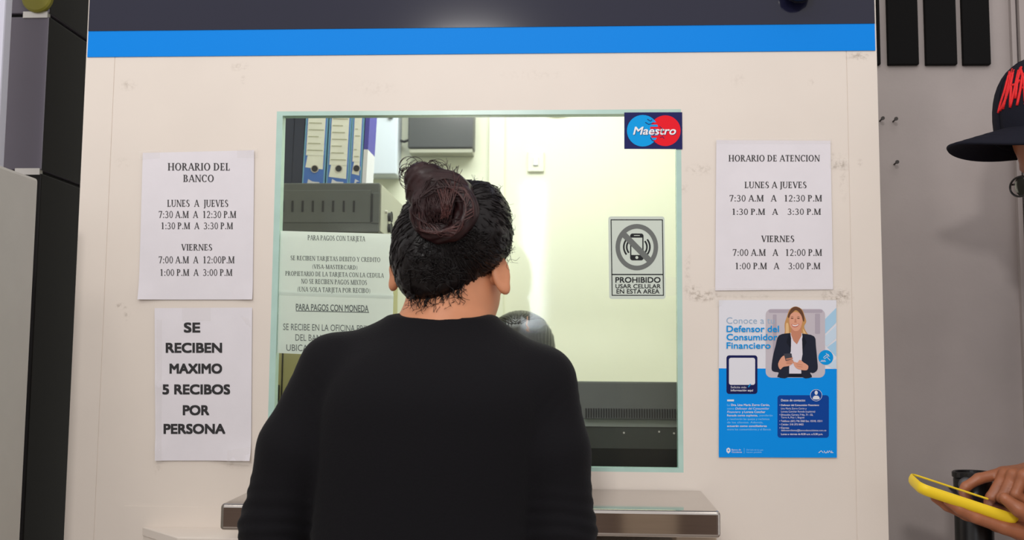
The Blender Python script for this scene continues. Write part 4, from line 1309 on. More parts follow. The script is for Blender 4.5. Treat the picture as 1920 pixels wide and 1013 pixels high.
for sx, hipx in ((-1, -0.11), (1, 0.05)):
    v.chain([((hipx, WD, 0.74), 0.085), ((hipx, WD + 0.01, 0.42), 0.055), ((hipx, WD, 0.08), 0.04)], 0.03)
    v.chain([((hipx, WD - 0.03, 0.06), 0.028), ((hipx, WD + 0.14, 0.055), 0.022)], 0.02)
# ears
def ear(vol, c, rot, sx, s=1.0, k=0.006):
    vol.ell(c, (0.007 * s, 0.017 * s, 0.031 * s), rot, k)
    vol.ell(c + rot.to_3x3() @ Vector((sx * 0.006 * s, 0.002, 0.004 * s)), (0.004 * s, 0.010 * s, 0.020 * s), rot, 0.004, cut=True)
    vol.ell(c + rot.to_3x3() @ Vector((0, 0.004, -0.026 * s)), (0.006 * s, 0.009 * s, 0.010 * s), rot, k)
e_l = wp(745, 497, WD + 0.030); e_r = wp(939, 512, WD - 0.008)
h1 = Vol((-0.2, -0.24, 0.95), (0.0, 0.05, 1.15), 0.003)
h2 = Vol((0.0, -0.24, 0.95), (0.16, 0.05, 1.15), 0.003)
ML = Matrix.Translation(wr_l) @ Matrix.Rotation(R(72), 4, 'Z') @ Matrix.Rotation(R(8), 4, 'Y')
MR = Matrix.Translation(wr_r) @ Matrix.Rotation(R(108), 4, 'Z') @ Matrix.Rotation(R(8), 4, 'Y')
cu_ = [(18, 22, 14), (20, 24, 16), (22, 26, 16), (24, 26, 16)]
th_ = [(0.012, 0.018, -0.006), (0.04, 0.04, -0.016), (0.066, 0.05, -0.022), (0.088, 0.052, -0.028)]
hand(h1, ML, cu_, th_, side=-1, sc=0.9)
hand(h2, MR, cu_, th_, side=1, sc=0.9)
he = Vol(tuple(e_l - Vector((0.04, 0.04, 0.05))), tuple(e_l + Vector((0.04, 0.04, 0.05))), 0.0025)
rl = Matrix.Rotation(R(28), 4, 'Z') @ Matrix.Rotation(R(-12), 4, 'X')
rl = Matrix.Rotation(R(30), 4, 'Z') @ Matrix.Rotation(R(8), 4, 'Y')
ear(he, e_l, rl, -1, 1.15)
he.cap(e_l + Vector((0.0, 0.002, -0.006)), e_l + Vector((0.022, 0.01, -0.01)), 0.012, 0.016, 0.008)
hr_ = Vol(tuple(e_r - Vector((0.05, 0.05, 0.06))), tuple(e_r + Vector((0.05, 0.05, 0.06))), 0.0025)
rr_ = Matrix.Rotation(R(-55), 4, 'Z') @ Matrix.Rotation(R(-14), 4, 'Y')
ear(hr_, e_r, rr_, 1, 0.95)
hr_.cap(e_r + Vector((-0.002, 0.004, -0.004)), e_r + Vector((-0.022, 0.016, -0.010)), 0.008, 0.014, 0.006)
woman = vol_obj('person', [v, h1, h2, he, hr_], 'skin')
tag(woman, 'woman in a black sweater with her hair in a bun, seen from behind', 'person')

sv = Vol((-0.36, WD - 0.22, 0.68), (0.32, 0.0, 1.34), 0.005)
sv.loft(torso, 0.02, 2.4)
for s_, x in ((sh_l, -0.06), (sh_r, 0.055)):
    sv.cap((x, WD - 0.002, 1.259), s_ + Vector((0, 0, -0.002)), 0.041, 0.052, 0.03)
sv.chain([(sh_l, 0.055), (mid_l, 0.061), (el_l, 0.050), (el_l.lerp(wr_l, 0.5), 0.043), (wr_l, 0.034)], 0.014)
sv.chain([(sh_r, 0.055), (mid_r, 0.057), (el_r, 0.050), (el_r.lerp(wr_r, 0.5), 0.043), (wr_r, 0.034)], 0.014)
nk = wp(836, 583, WD + 0.008)                  # the neck opening
sv.ell((nk.x, nk.y, nk.z + 0.004), (0.0615, 0.0615, 0.022), Matrix.Rotation(R(6), 4, 'Y'), 0.004, cut=True)


def folds(c):
    n = mnoise.noise(Vector((c.x * 9, c.y * 9, c.z * 5))) * 0.0022
    for q, r_ in ((el_l, 0.10), (el_r, 0.10)):
        d = (c - q).length
        if d < r_:
            n += 0.0028 * (1 - d / r_) * math.sin((c.z * 1.0 + c.y * 0.5) * 300 + 3 * mnoise.noise(c * 14))
    for q in (sh_r, sh_l):
        d = (c - (q + Vector((0, 0, -0.04)))).length
        if d < 0.08:
            n += 0.0016 * (1 - d / 0.08) * math.sin((c.z - abs(c.x) * 0.9) * 260 + 4 * mnoise.noise(c * 10))
    return n


vol_obj('sweater', [sv], 'sweater', woman, warp=folds)
legs_feet('woman', woman, (-0.03, WD, 0.80), [(-0.11, WD), (0.05, WD)], (0, 1), 'trousers', [(0.68, -0.03, WD, 0.178, 0.118), (0.76, -0.03, WD, 0.186, 0.122), (0.86, -0.03, WD + 0.005, 0.176, 0.12), (0.95, -0.027, WD + 0.005, 0.160, 0.112)])
# hair
hv = Vol(tuple(hc - Vector((0.16, 0.16, 0.15))), tuple(hc + Vector((0.16, 0.16, 0.15))), 0.003)
hc2 = wp(849, 443, WD + 0.016)
hv.ell(hc2, (0.0865, 0.098, 0.085), Matrix.Rotation(R(-8), 4, 'Y'), 0.02)
hv.ell(wp(815, 520, WD - 0.012), (0.052, 0.062, 0.045), None, 0.03)
hv.ell(wp(800, 480, WD - 0.005), (0.048, 0.075, 0.055), None, 0.03)
hv.ell(wp(888, 438, WD - 0.005), (0.050, 0.078, 0.044), None, 0.03)
hv.ell(wp(905, 395, WD + 0.01), (0.036, 0.07, 0.040), None, 0.02)
hv.ell(wp(930, 562, WD - 0.03), (0.036, 0.07, 0.038), None, 0.008, cut=True)
hv.ell(hp(0, 0.085, -0.05), (0.058, 0.055, 0.085), hrot, 0.008, cut=True)     # face left free
bc = wp(826, 392, WD - 0.075)


def hairwarp(c):
    d = c - bc
    a = math.atan2(d.z, d.x); rr = d.length
    ux, uz = math.cos(a), math.sin(a)
    n = mnoise.noise(Vector((ux * 9, uz * 9, rr * 14))) + 0.6 * mnoise.noise(Vector((ux * 22, uz * 22, rr * 26 + 5)))
    low = max(0.0, min(1.0, (hc2.z - c.z + 0.01) * 16))
    return 0.0012 * n + low * 0.0018 * mnoise.noise(c * 62) + 0.0012 * mnoise.noise(c * 120)


hair = vol_obj('hair', [hv], 'hair', woman, warp=hairwarp)
# the strands combed up to the bun
from mathutils.bvhtree import BVHTree
bvh = BVHTree.FromPolygons([q.co for q in hair.data.vertices], [tuple(p.vertices) for p in hair.data.polygons])
mb = MB()
for i in range(800):
    a = rnd.uniform(0, 2 * math.pi)
    rr = rnd.uniform(0.6, 1.05)
    dirv = Vector((math.cos(a) * 0.105, 0, math.sin(a) * 0.125 - 0.012)) * rr
    start = Vector((bc.x + dirv.x + 0.012, WD - 0.02 + rnd.uniform(-0.03, 0.05), bc.z + dirv.z - 0.02))
    pts = []
    wob = rnd.uniform(0, 6)
    amp = rnd.uniform(0.001, 0.005)
    for j in range(9):
        t = j / 8 * rnd.uniform(0.8, 0.95)
        q = start.lerp(bc, t) + Vector((math.sin(t * 8 + wob), 0, math.cos(t * 7 + wob))) * amp
        hit = bvh.find_nearest(q)
        if hit[0] is None: continue
        pts.append(hit[0] + hit[1] * (0.0008 + 0.0012 * math.sin(t * 3 + wob)))
    if len(pts) > 4:
        mb.tube(pts, rnd.uniform(0.0005, 0.0011), 4, taper=lambda t: 1 - 0.5 * abs(2 * t - 1))
mb.build('combed_strands', 'hair', hair, smooth=True)
# nape curls and flyaways
mb = MB()
def curlhair(p, d, n, r_, turns, th=0.0004):
    p, d = Vector(p), Vector(d).normalized()
    a = d.cross(Vector((0, 1, 0.1))).normalized(); c = d.cross(a)
    L = n
    pts = [p + d * (L * t) + (a * math.cos(t * turns * 6.28) + c * math.sin(t * turns * 6.28)) * r_ * t for t in np.linspace(0, 1, 22)]
    mb.tube(pts, th, 4, r1=th * 0.5)
for i in range(95):
    px = rnd.uniform(765, 882)
    q = wp(px, rnd.uniform(540, 565) - max(0, px - 850) * 0.25, WD - 0.05)
    hit = bvh.find_nearest(q)
    curlhair(hit[0] + hit[1] * 0.001, (rnd.uniform(-0.5, 0.5), -0.25, -1), rnd.uniform(0.012, 0.026), rnd.uniform(0.002, 0.006), rnd.uniform(0.6, 1.8), 0.0006)
mb.build('nape_curls', 'hair', hair, smooth=True)
mb = MB()
for i in range(40):
    a = rnd.uniform(-0.7, 2.2)
    q = hc2 + Vector((math.cos(a) * 0.1, -0.01, math.sin(a) * 0.1))
    hit = bvh.find_nearest(q)
    d = (hit[1] * 0.5 + Vector((math.sin(a), 0, -math.cos(a))) * rnd.choice((-1, 1)) + Vector((rnd.uniform(-0.5, 0.5), 0, rnd.uniform(-0.5, 0.5)))).normalized()
    curlhair(hit[0], d, rnd.uniform(0.005, 0.016), rnd.uniform(0.001, 0.005), rnd.uniform(0.3, 1.2), 0.00035)
for i in range(14):
    q = wp(rnd.uniform(946, 956), rnd.uniform(455, 490), WD - 0.01)
    curlhair(q, (rnd.uniform(-0.2, 0.6), 0, rnd.uniform(-1, 0.2)), rnd.uniform(0.01, 0.022), rnd.uniform(0.003, 0.006), rnd.uniform(0.8, 1.6), 0.0004)
mb.build('flyaway_hairs', 'hair', hair, smooth=True)
mb = MB()
for i in range(420):                           # short curls over the lower back of the head
    q = wp(rnd.uniform(748, 935), rnd.uniform(430, 560), WD - 0.12)
    hit = bvh.find_nearest(q)
    if hit[1].y > -0.1: continue
    t1 = hit[1].cross(Vector((rnd.uniform(-1, 1), 0, 1))).normalized()
    curlhair(hit[0] - hit[1] * 0.001, (t1 * rnd.choice((-1, 1)) + hit[1] * 0.12), rnd.uniform(0.010, 0.024), rnd.uniform(0.001, 0.0035), rnd.uniform(0.6, 1.6), rnd.uniform(0.0005, 0.001))
mb.build('loose_curls', 'hair', hair, smooth=True)
# the bun: one coil wound round itself, its loose end standing up
bv = Vol(tuple(bc - Vector((0.1, 0.1, 0.1))), tuple(bc + Vector((0.1, 0.1, 0.1))), 0.003)
tb = wp(797, 345, WD - 0.07)
bv.ell(bc + Vector((-0.003, 0.02, -0.006)), (0.038, 0.034, 0.036), None, 0.01)
ringpts = []
for i in range(25):
    t = i / 24
    a = R(118 - 330 * t)
    ringpts.append((bc + Vector((0.034 * math.cos(a) + 0.006, -0.006 - 0.012 * t, 0.031 * math.sin(a) - 0.004)), 0.0120 + 0.004 * math.sin(t * math.pi)))
bv.chain(ringpts, 0.006)
bv.ell(wp(800, 336, WD - 0.068), (0.029, 0.026, 0.023), Matrix.Rotation(R(25), 4, 'Y'), 0.014)
bv.ell(wp(842, 350, WD - 0.066), (0.028, 0.028, 0.024), Matrix.Rotation(R(30), 4, 'Y'), 0.014)
bv.ell(wp(782, 352, WD - 0.066), (0.018, 0.024, 0.026), None, 0.014)
bv.chain([(bc + Vector((0.004, -0.014, 0.002)), 0.014), (wp(815, 350, WD - 0.085), 0.016)], 0.012)
bv.ell(bc + Vector((-0.005, -0.042, -0.003)), (0.013, 0.022, 0.014), None, 0.006, cut=True)
bv.ell(wp(866, 372, WD - 0.06), (0.018, 0.03, 0.026), None, 0.012)


def bunwarp(c):
    d = c - bc
    a = math.atan2(d.z, d.x); r_ = math.hypot(d.x, d.z)
    return 0.0034 * mnoise.noise(Vector((r_ * 170 + a * 1.2, a * 1.3, c.y * 50))) + 0.0011 * mnoise.noise(Vector((r_ * 420 + a * 3, a * 2.5, 7)))


bun = vol_obj('bun', [bv], 'hair_red', hair, warp=bunwarp)
bun['label'] = 'dark red brown bun'
def bun_arc(mb_, n, a_lo, a_hi, th):
    for i in range(n):
        a0 = rnd.uniform(a_lo, a_hi); sp = rnd.uniform(50, 140); r0 = rnd.uniform(0.026, 0.052); dr = rnd.uniform(-0.004, 0.008)
        pts = []
        for j in range(12):
            t = j / 11
            a = R(a0 - sp * t)
            q = bc + Vector(((r0 + dr * t) * math.cos(a) + 0.004, -0.05, (r0 + dr * t) * math.sin(a) - 0.003))
            hit = bb_.find_nearest(q)
            pts.append(hit[0] + hit[1] * 0.0009)
        mb_.tube(pts, rnd.uniform(th * 0.6, th * 1.2), 4, taper=lambda t: 1 - 0.7 * abs(2 * t - 1))


bb_ = BVHTree.FromPolygons([q.co for q in bun.data.vertices], [tuple(p.vertices) for p in bun.data.polygons])
mb = MB()
for i in range(170):
    a0 = rnd.uniform(-60, 260); sp = rnd.uniform(50, 150); r0 = rnd.uniform(0.02, 0.05); dr = rnd.uniform(-0.004, 0.010)
    pts = []
    for j in range(12):
        t = j / 11
        a = R(a0 - sp * t)
        q = bc + Vector(((r0 + dr * t) * math.cos(a) + 0.003, -0.05, (r0 + dr * t) * math.sin(a) - 0.004))
        hit = bb_.find_nearest(q)
        pts.append(hit[0] + hit[1] * 0.0007)
    mb.tube(pts, rnd.uniform(0.0005, 0.0012), 4, taper=lambda t: 1 - 0.6 * abs(2 * t - 1))
for i in range(110):                            # the fan over the loose end
    p0 = wp(rnd.uniform(800, 850), rnd.uniform(395, 420), WD - 0.11)
    p1 = wp(rnd.uniform(765, 862), rnd.uniform(306, 345), WD - 0.07)
    mdp = p0.lerp(p1, 0.6) + Vector((rnd.uniform(-0.006, 0.012), -0.012, 0.006))
    pts = [p0.lerp(mdp, t).lerp(mdp.lerp(p1, t), t) for t in np.linspace(0, 1, 10)]
    mb.tube(pts, rnd.uniform(0.0005, 0.0011), 4, r1=0.0003)
mb.build('bun_strands', 'hair_red', bun, smooth=True)
mb = MB()
bun_arc(mb, 70, 20, 100, 0.0008)
bun_arc(mb, 60, -60, 0, 0.0008)
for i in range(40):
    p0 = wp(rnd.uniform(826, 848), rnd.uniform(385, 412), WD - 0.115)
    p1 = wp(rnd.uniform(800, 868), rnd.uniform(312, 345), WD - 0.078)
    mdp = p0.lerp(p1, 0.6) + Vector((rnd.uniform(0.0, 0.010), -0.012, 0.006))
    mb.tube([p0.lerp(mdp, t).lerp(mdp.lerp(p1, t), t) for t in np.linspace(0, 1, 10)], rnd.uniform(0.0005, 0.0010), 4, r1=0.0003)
mb.build('auburn_strands', 'hair_auburn', bun, smooth=True)['label'] = 'lighter auburn strands on the bun'
mb = MB()
for i in range(95):                            # loops springing from the end of the bun
    p = wp(rnd.uniform(766, 822), rnd.uniform(314, 345), WD - 0.075)
    ra = rnd.uniform(0.008, 0.017)
    c_ = p + Vector((rnd.uniform(-0.008, 0.006), rnd.uniform(-0.01, 0.01), rnd.uniform(-0.004, 0.006)))
    a0 = rnd.uniform(0, 6.28)
    ax = Vector((rnd.uniform(-0.4, 0.4), 1, rnd.uniform(-0.4, 0.4))).normalized()
    u_ = ax.cross(Vector((0, 0, 1))).normalized(); w_ = ax.cross(u_)
    pts = [c_ + (u_ * math.cos(a0 + t) + w_ * math.sin(a0 + t)) * ra * (1 - 0.12 * t / 6) for t in np.linspace(0, rnd.uniform(3, 5.5), 18)]
    mb.tube(pts, 0.0007, 4, r1=0.0003)
for i in range(16):
    p = wp(rnd.uniform(790, 850), rnd.uniform(312, 350), WD - 0.07)
    curlhair(p, (rnd.uniform(-0.6, 0.8), 0, 1), rnd.uniform(0.006, 0.016), 0.004, rnd.uniform(0.4, 1), 0.0004)
mb.build('bun_curls', 'hair_red', bun, smooth=True)

# ------------------------------------------------------------------ the clerk behind the glass
CD = 0.62
ct = P(976, 585, CD)
cc = Vector((ct.x, CD, ct.z - 0.098))
v = Vol((cc.x - 0.34, CD - 0.36, 0.40), (cc.x + 0.34, CD + 0.22, cc.z + 0.14), 0.007)
cr = Matrix.Rotation(R(180), 4, 'Z') @ Matrix.Rotation(R(-22), 4, 'X')
def cp(x, y, z): return cc + (cr @ Vector((x, y, z)))
v.ell(cc, (0.070, 0.088, 0.088), cr, 0.03)
v.ell(cp(0, 0.03, -0.06), (0.055, 0.06, 0.062), cr, 0.03)
v.ell(cp(0, 0.09, -0.04), (0.012, 0.016, 0.022), cr, 0.012)
v.ell(cp(0, 0.075, -0.11), (0.02, 0.016, 0.016), cr, 0.02)
for sx in (-1, 1):
    v.ell(cp(sx * 0.028, 0.086, -0.018), (0.014, 0.010, 0.009), cr, 0.01, cut=True)
    v.ell(cp(sx * 0.073, -0.005, -0.03), (0.008, 0.016, 0.028), cr, 0.008)
v.chain([(cc + Vector((0, 0.02, -0.08)), 0.05), (cc + Vector((0, 0.04, -0.19)), 0.052)], 0.03)
ctor = [(0.45, cc.x, CD + 0.06, 0.16, 0.12), (0.6, cc.x, CD + 0.06, 0.15, 0.11), (0.8, cc.x, CD + 0.05, 0.15, 0.105), (cc.z - 0.26, cc.x, CD + 0.045, 0.155, 0.1), (cc.z - 0.2, cc.x, CD + 0.04, 0.13, 0.075), (cc.z - 0.165, cc.x, CD + 0.04, 0.07, 0.055)]
v.loft([(a_, b_, c_, d_ - 0.012, e_ - 0.012) for a_, b_, c_, d_, e_ in ctor], 0.03)
carms = []
for sx in (-1, 1):
    carms.append([Vector((cc.x + sx * 0.165, CD + 0.045, cc.z - 0.225)), Vector((cc.x + sx * 0.21, CD + 0.03, 0.99 - 0.02)), Vector((cc.x - 0.03 + sx * 0.09, CD - 0.12, 1.005))])
for a_ in carms:
    v.chain([(a_[0], 0.038), (a_[1], 0.034), (a_[2], 0.026)], 0.02)
hands_c = []
for a_, sx in zip(carms, (-1, 1)):
    hv_ = Vol(tuple(a_[2] - Vector((0.14, 0.16, 0.05))), tuple(a_[2] + Vector((0.14, 0.06, 0.07))), 0.004)
    hand(hv_, Matrix.Translation(a_[2]) @ Matrix.Rotation(R(-90 + sx * 25 * -1), 4, 'Z'), [(10, 14, 8)] * 4, th_, side=sx, sc=0.88)
    hands_c.append(hv_)
clerk = vol_obj('person', [v] + hands_c, 'skin')
tag(clerk, 'dark haired clerk seated behind the glass, head bowed', 'person')
v = Vol((cc.x - 0.34, CD - 0.3, 0.40), (cc.x + 0.34, CD + 0.24, cc.z - 0.1), 0.008)
v.loft(ctor, 0.03)
for a_ in carms:
    v.chain([(a_[0], 0.047), (a_[1], 0.042), (a_[2] + Vector((0, 0.03, 0)), 0.033)], 0.02)
v.ell(cc + Vector((0, 0.03, -0.14)), (0.055, 0.055, 0.035), None, 0.006, cut=True)
vol_obj('blouse', [v], 'shirt_clerk', clerk)
v = Vol((cc.x - 0.3, CD - 0.45, 0.03), (cc.x + 0.3, CD + 0.25, 0.66), 0.01)
v.loft([(0.44, cc.x, CD + 0.06, 0.168, 0.13), (0.5, cc.x, CD + 0.06, 0.168, 0.13), (0.6, cc.x, CD + 0.06, 0.15, 0.115)], 0.02)
for sx in (-1, 1):
    v.chain([((cc.x + sx * 0.09, CD + 0.05, 0.5), 0.08), ((cc.x + sx * 0.1, CD - 0.33, 0.5), 0.06), ((cc.x + sx * 0.1, CD - 0.30, 0.09), 0.045)], 0.03)
vol_obj('trousers', [v], 'trousers', clerk)
hv2 = Vol(tuple(cc - Vector((0.13, 0.15, 0.16))), tuple(cc + Vector((0.13, 0.15, 0.13))), 0.0035)
hv2.ell(cp(0, -0.006, 0.008), (0.086, 0.098, 0.091), cr, 0.02)
hv2.ell(cp(0, -0.04, -0.06), (0.07, 0.06, 0.085), cr, 0.03)
hv2.ell(cp(0, 0.115, -0.05), (0.064, 0.075, 0.085), cr, 0.008, cut=True)
ch = vol_obj('hair', [hv2], 'hair_clerk', clerk, warp=lambda c: 0.0007 * math.sin(c.x * 900 + 5 * mnoise.noise(c * 18)))
bvc = BVHTree.FromPolygons([q.co for q in ch.data.vertices], [tuple(p.vertices) for p in ch.data.polygons])
mb = MB()
for i in range(200):
    x0_ = rnd.uniform(-0.07, 0.07)
    pts = []
    for j in range(9):
        t = j / 8
        q = cp(0.012 + (x0_ - 0.012) * (0.25 + 0.9 * t), 0.06 - 0.11 * t, 0.12 - 0.05 * t)
        h_ = bvc.find_nearest(q)
        pts.append(h_[0] + h_[1] * 0.0005)
    mb.tube(pts, rnd.uniform(0.0005, 0.001), 4)
mb.build('combed_strands', 'hair_clerk', ch, smooth=True)
mb = MB()
pts = []
for j in range(10):
    t = j / 9
    q = cp(-0.028 - 0.006 * t, 0.02 + 0.07 * t, 0.13 - 0.02 * t)
    h_ = bvc.find_nearest(q)
    pts.append(h_[0] + h_[1] * 0.0004)
mb.tube(pts, 0.0009, 6)
mb.build('parting', 'skin', ch, smooth=True)
ck = empty('stool', (cc.x, CD + 0.06, 0), 'stool the clerk sits on inside the booth', 'stool')
MB().lathe([(0.001, 0.38), (0.15, 0.38), (0.17, 0.395), (0.165, 0.415), (0.001, 0.42)], (cc.x, CD + 0.06, 0), 28).build('seat', 'black_plastic', ck, smooth=True)
MB().lathe([(0.19, 0.0), (0.19, 0.015), (0.03, 0.03), (0.025, 0.38)], (cc.x, CD + 0.06, 0), 24).build('pedestal', 'silver', ck)

def face_parts(owner, fp, ex, ey, ez, my, mz_, bw):
    """eyes, brows and mouth of a head whose own frame is fp(x, y forward, z)"""
    for sx in (-1, 1):
        eb = MB().grid(lambda u_, v_: fp(sx * ex, ey, ez) + 0.0100 * Vector((math.cos(u_ * 6.2832) * math.sin(v_ * math.pi), math.sin(u_ * 6.2832) * math.sin(v_ * math.pi), math.cos(v_ * math.pi))), 14, 8)
        eo = eb.build('eye', 'eye_white', owner, smooth=True)
        MB().tube([fp(sx * ex, ey + 0.0088, ez - 0.001), fp(sx * ex, ey + 0.0104, ez - 0.001)], 0.0050, 12).build('iris', 'eye_dark', eo)
        MB().tube([fp(sx * (ex - 0.014), ey + bw, ez + 0.018), fp(sx * ex, ey + bw, ez + 0.022), fp(sx * (ex + 0.016), ey + bw - 0.007, ez + 0.018)], 0.0022, 6).build('eyebrow', 'hair', owner, smooth=True)
    mb_ = MB()
    mb_.tube([fp(-0.021, my - 0.006, mz_), fp(-0.008, my, mz_ + 0.002), fp(0.0, my + 0.001, mz_ + 0.001), fp(0.008, my, mz_ + 0.002), fp(0.021, my - 0.006, mz_)], 0.0038, 8, taper=lambda t: 1 - 0.75 * abs(2 * t - 1) ** 2)
    mb_.tube([fp(-0.018, my - 0.006, mz_ - 0.005), fp(0.0, my + 0.001, mz_ - 0.007), fp(0.018, my - 0.006, mz_ - 0.005)], 0.0045, 8, taper=lambda t: 1 - 0.75 * abs(2 * t - 1) ** 2)
    mb_.build('lips', 'lips', owner, smooth=True)


face_parts(woman, hp, 0.03, 0.0815, -0.014, 0.0995, -0.078, 0.008)
face_parts(clerk, cp, 0.028, 0.0695, -0.018, 0.0845, -0.076, 0.010)

# ------------------------------------------------------------------ the man in the cap
MD = -0.15
def mp(px, py, y=MD): return P(px, py, y)
cf = mp(1868, 222)                             # where bill and crown meet
face_yaw, face_pitch = R(180 + 10), R(9)
mrot = Matrix.Rotation(face_yaw, 4, 'Z') @ Matrix.Rotation(face_pitch, 4, 'Y')      # local +x is the way he looks
mc = Vector((cf.x + 0.093, MD, cf.z - 0.01))   # middle of the cap's rim
def mq(x, y, z): return mc + (mrot @ Vector((x, y, z)))
tx, ty = mc.x + 0.16, MD                       # middle of his trunk
v = Vol((mc.x - 0.36, MD - 0.30, 0.03), (tx + 0.24, MD + 0.30, mc.z + 0.13), 0.0065)
FX, FZ = -0.040, -0.045                        # face set back and low under the cap
_mq = mq
def mq(x, y, z): return _mq(x + FX, y, z + FZ)
v.ell(mq(0.02, 0, 0.03), (0.088, 0.073, 0.095), mrot, 0.03)
v.ell(mq(0.02, 0, -0.085), (0.066, 0.060, 0.075), mrot, 0.03)
v.ell(mq(0.066, 0, -0.142), (0.022, 0.026, 0.02), mrot, 0.02)
v.ell(mq(0.092, 0, -0.075), (0.022, 0.014, 0.02), mrot, 0.01)
v.ell(mq(0.084, 0, -0.05), (0.013, 0.011, 0.03), mrot, 0.01)
v.ell(mq(0.080, 0, -0.022), (0.012, 0.05, 0.012), mrot, 0.015)
v.ell(mq(0.079, 0, -0.113), (0.012, 0.024, 0.012), mrot, 0.01)
for sy in (-1, 1):
    v.ell(mq(0.086, sy * 0.031, -0.045), (0.012, 0.017, 0.012), mrot, 0.01, cut=True)
    v.ell(mq(0.072, sy * 0.031, -0.046), (0.011, 0.012, 0.010), mrot, 0.004)
    v.ell(mq(0.066, sy * 0.04, -0.078), (0.02, 0.024, 0.02), mrot, 0.02)
    v.ell(mq(-0.008, sy * 0.074, -0.055), (0.018, 0.009, 0.031), mrot, 0.008)
v.chain([(mq(-0.03, 0, -0.09), 0.058), (Vector((mc.x + 0.10, MD, mc.z - 0.22)), 0.062)], 0.03)
zsh = mc.z - 0.27
mt = [(0.78, tx, ty, 0.115, 0.165), (0.9, tx - 0.005, ty, 0.12, 0.165), (1.05, tx - 0.005, ty, 0.12, 0.165), (1.2, tx - 0.005, ty, 0.125, 0.175), (zsh - 0.04, tx - 0.005, ty, 0.115, 0.175), (zsh + 0.02, tx - 0.01, ty, 0.09, 0.14), (zsh + 0.06, tx - 0.03, ty, 0.06, 0.07)]
v.loft([(a_, b_, c_, d_ - 0.012, e_ - 0.012) for a_, b_, c_, d_, e_ in mt], 0.03)
# phone first: the hands are laid on it
ph_c = mp(1805, 934, MD)                        # middle of the phone
ph_rot = Matrix.Rotation(R(17.5), 4, 'Y') @ Matrix.Rotation(R(1.5), 4, 'X')
ph_rot = Matrix.Rotation(R(17.8), 4, 'Y') @ Matrix.Rotation(R(9), 4, 'X')
def pq(x, y, z): return ph_c + (ph_rot @ Vector((x, y, z)))
wl = mp(1985, 1014, MD + 0.004)                  # near wrist, under the phone
wr = mp(1996, 884, MD + 0.035)                  # far wrist, above it
s_n, s_f = Vector((tx - 0.01, ty - 0.19, zsh - 0.01)), Vector((tx - 0.01, ty + 0.19, zsh - 0.01))
e_n, e_f = Vector((tx - 0.03, ty - 0.235, 0.99)), Vector((tx - 0.02, ty + 0.22, 1.02))
v.chain([(s_n, 0.048), (e_n, 0.04), (wl, 0.028)], 0.03)
v.chain([(s_f, 0.048), (e_f, 0.04), (wr, 0.028)], 0.03)
for sy in (-1, 1):
    v.chain([((tx, ty + sy * 0.09, 0.82), 0.085), ((tx, ty + sy * 0.1, 0.46), 0.055), ((tx + 0.02, ty + sy * 0.11, 0.08), 0.04)], 0.03)
    v.chain([((tx + 0.04, ty + sy * 0.11, 0.06), 0.028), ((tx - 0.12, ty + sy * 0.11, 0.055), 0.022)], 0.02)
ha = Vol(tuple(wl - Vector((0.23, 0.12, 0.08))), tuple(wl + Vector((0.07, 0.12, 0.10))), 0.0024)
hb = Vol(tuple(wr - Vector((0.22, 0.12, 0.10))), tuple(wr + Vector((0.07, 0.12, 0.08))), 0.0024)
# near hand: palm up, fingers forward below the phone, thumb along its near side
MA = Matrix.Translation(wl) @ Matrix.Rotation(R(16), 4, 'Y') @ Matrix.Rotation(R(180), 4, 'Z') @ Matrix.Rotation(R(180), 4, 'X')
hand(ha, MA, [(3, 6, 8), (2, 6, 8), (3, 8, 10), (4, 10, 12)], [(0.02, 0.03, -0.008), (0.056, 0.049, -0.018), (0.090, 0.055, -0.028), (0.113, 0.052, -0.038)], side=-1, sc=1.10)
# far hand: palm down, index finger on the screen, the others curled
MBm = Matrix.Translation(wr) @ Matrix.Rotation(R(180), 4, 'Z') @ Matrix.Rotation(R(6), 4, 'Y')
hand(hb, MBm, [(8, 18, 20), (52, 84, 46), (56, 86, 46), (58, 86, 46)], [(0.012, 0.02, -0.008), (0.04, 0.036, -0.02), (0.064, 0.036, -0.033), (0.084, 0.028, -0.04)], side=-1, sc=1.0)
man = vol_obj('person', [v, ha, hb], 'skin_man')
tag(man, 'man in a navy cap and glasses looking down at a yellow phone', 'person')
v = Vol((mc.x - 0.2, MD - 0.34, 0.76), (tx + 0.24, MD + 0.34, mc.z - 0.1), 0.009)
v.loft(mt, 0.03)
v.chain([(s_n, 0.066), (e_n.lerp(s_n, 0.35), 0.06)], 0.02)
v.chain([(s_f, 0.066), (e_f.lerp(s_f, 0.35), 0.06)], 0.02)
v.ell((mc.x + 0.09, MD, zsh + 0.09), (0.066, 0.066, 0.04), None, 0.006, cut=True)
vol_obj('shirt', [v], 'shirt_man', man)
legs_feet('man', man, (tx, ty, 0.86), [(tx + 0.04, ty - 0.11), (tx + 0.04, ty + 0.11)], (-1, 0), 'trousers', [(0.72, tx, ty, 0.118, 0.165), (0.82, tx, ty, 0.124, 0.17), (0.95, tx, ty, 0.118, 0.16)])
for sy in (-1, 1):
    ev = MB()
    ev.grid(lambda u_, v_: mq(0.0735, sy * 0.031, -0.046) + 0.0115 * Vector((math.cos(u_ * 6.2832) * math.sin(v_ * math.pi), math.sin(u_ * 6.2832) * math.sin(v_ * math.pi), math.cos(v_ * math.pi))), 14, 8)
    eo = ev.build('eye', 'eye_white', man, smooth=True)
    MB().tube([mq(0.0835, sy * 0.031, -0.048), mq(0.0856, sy * 0.031, -0.048)], 0.005, 12).build('iris', 'eye_dark', eo)
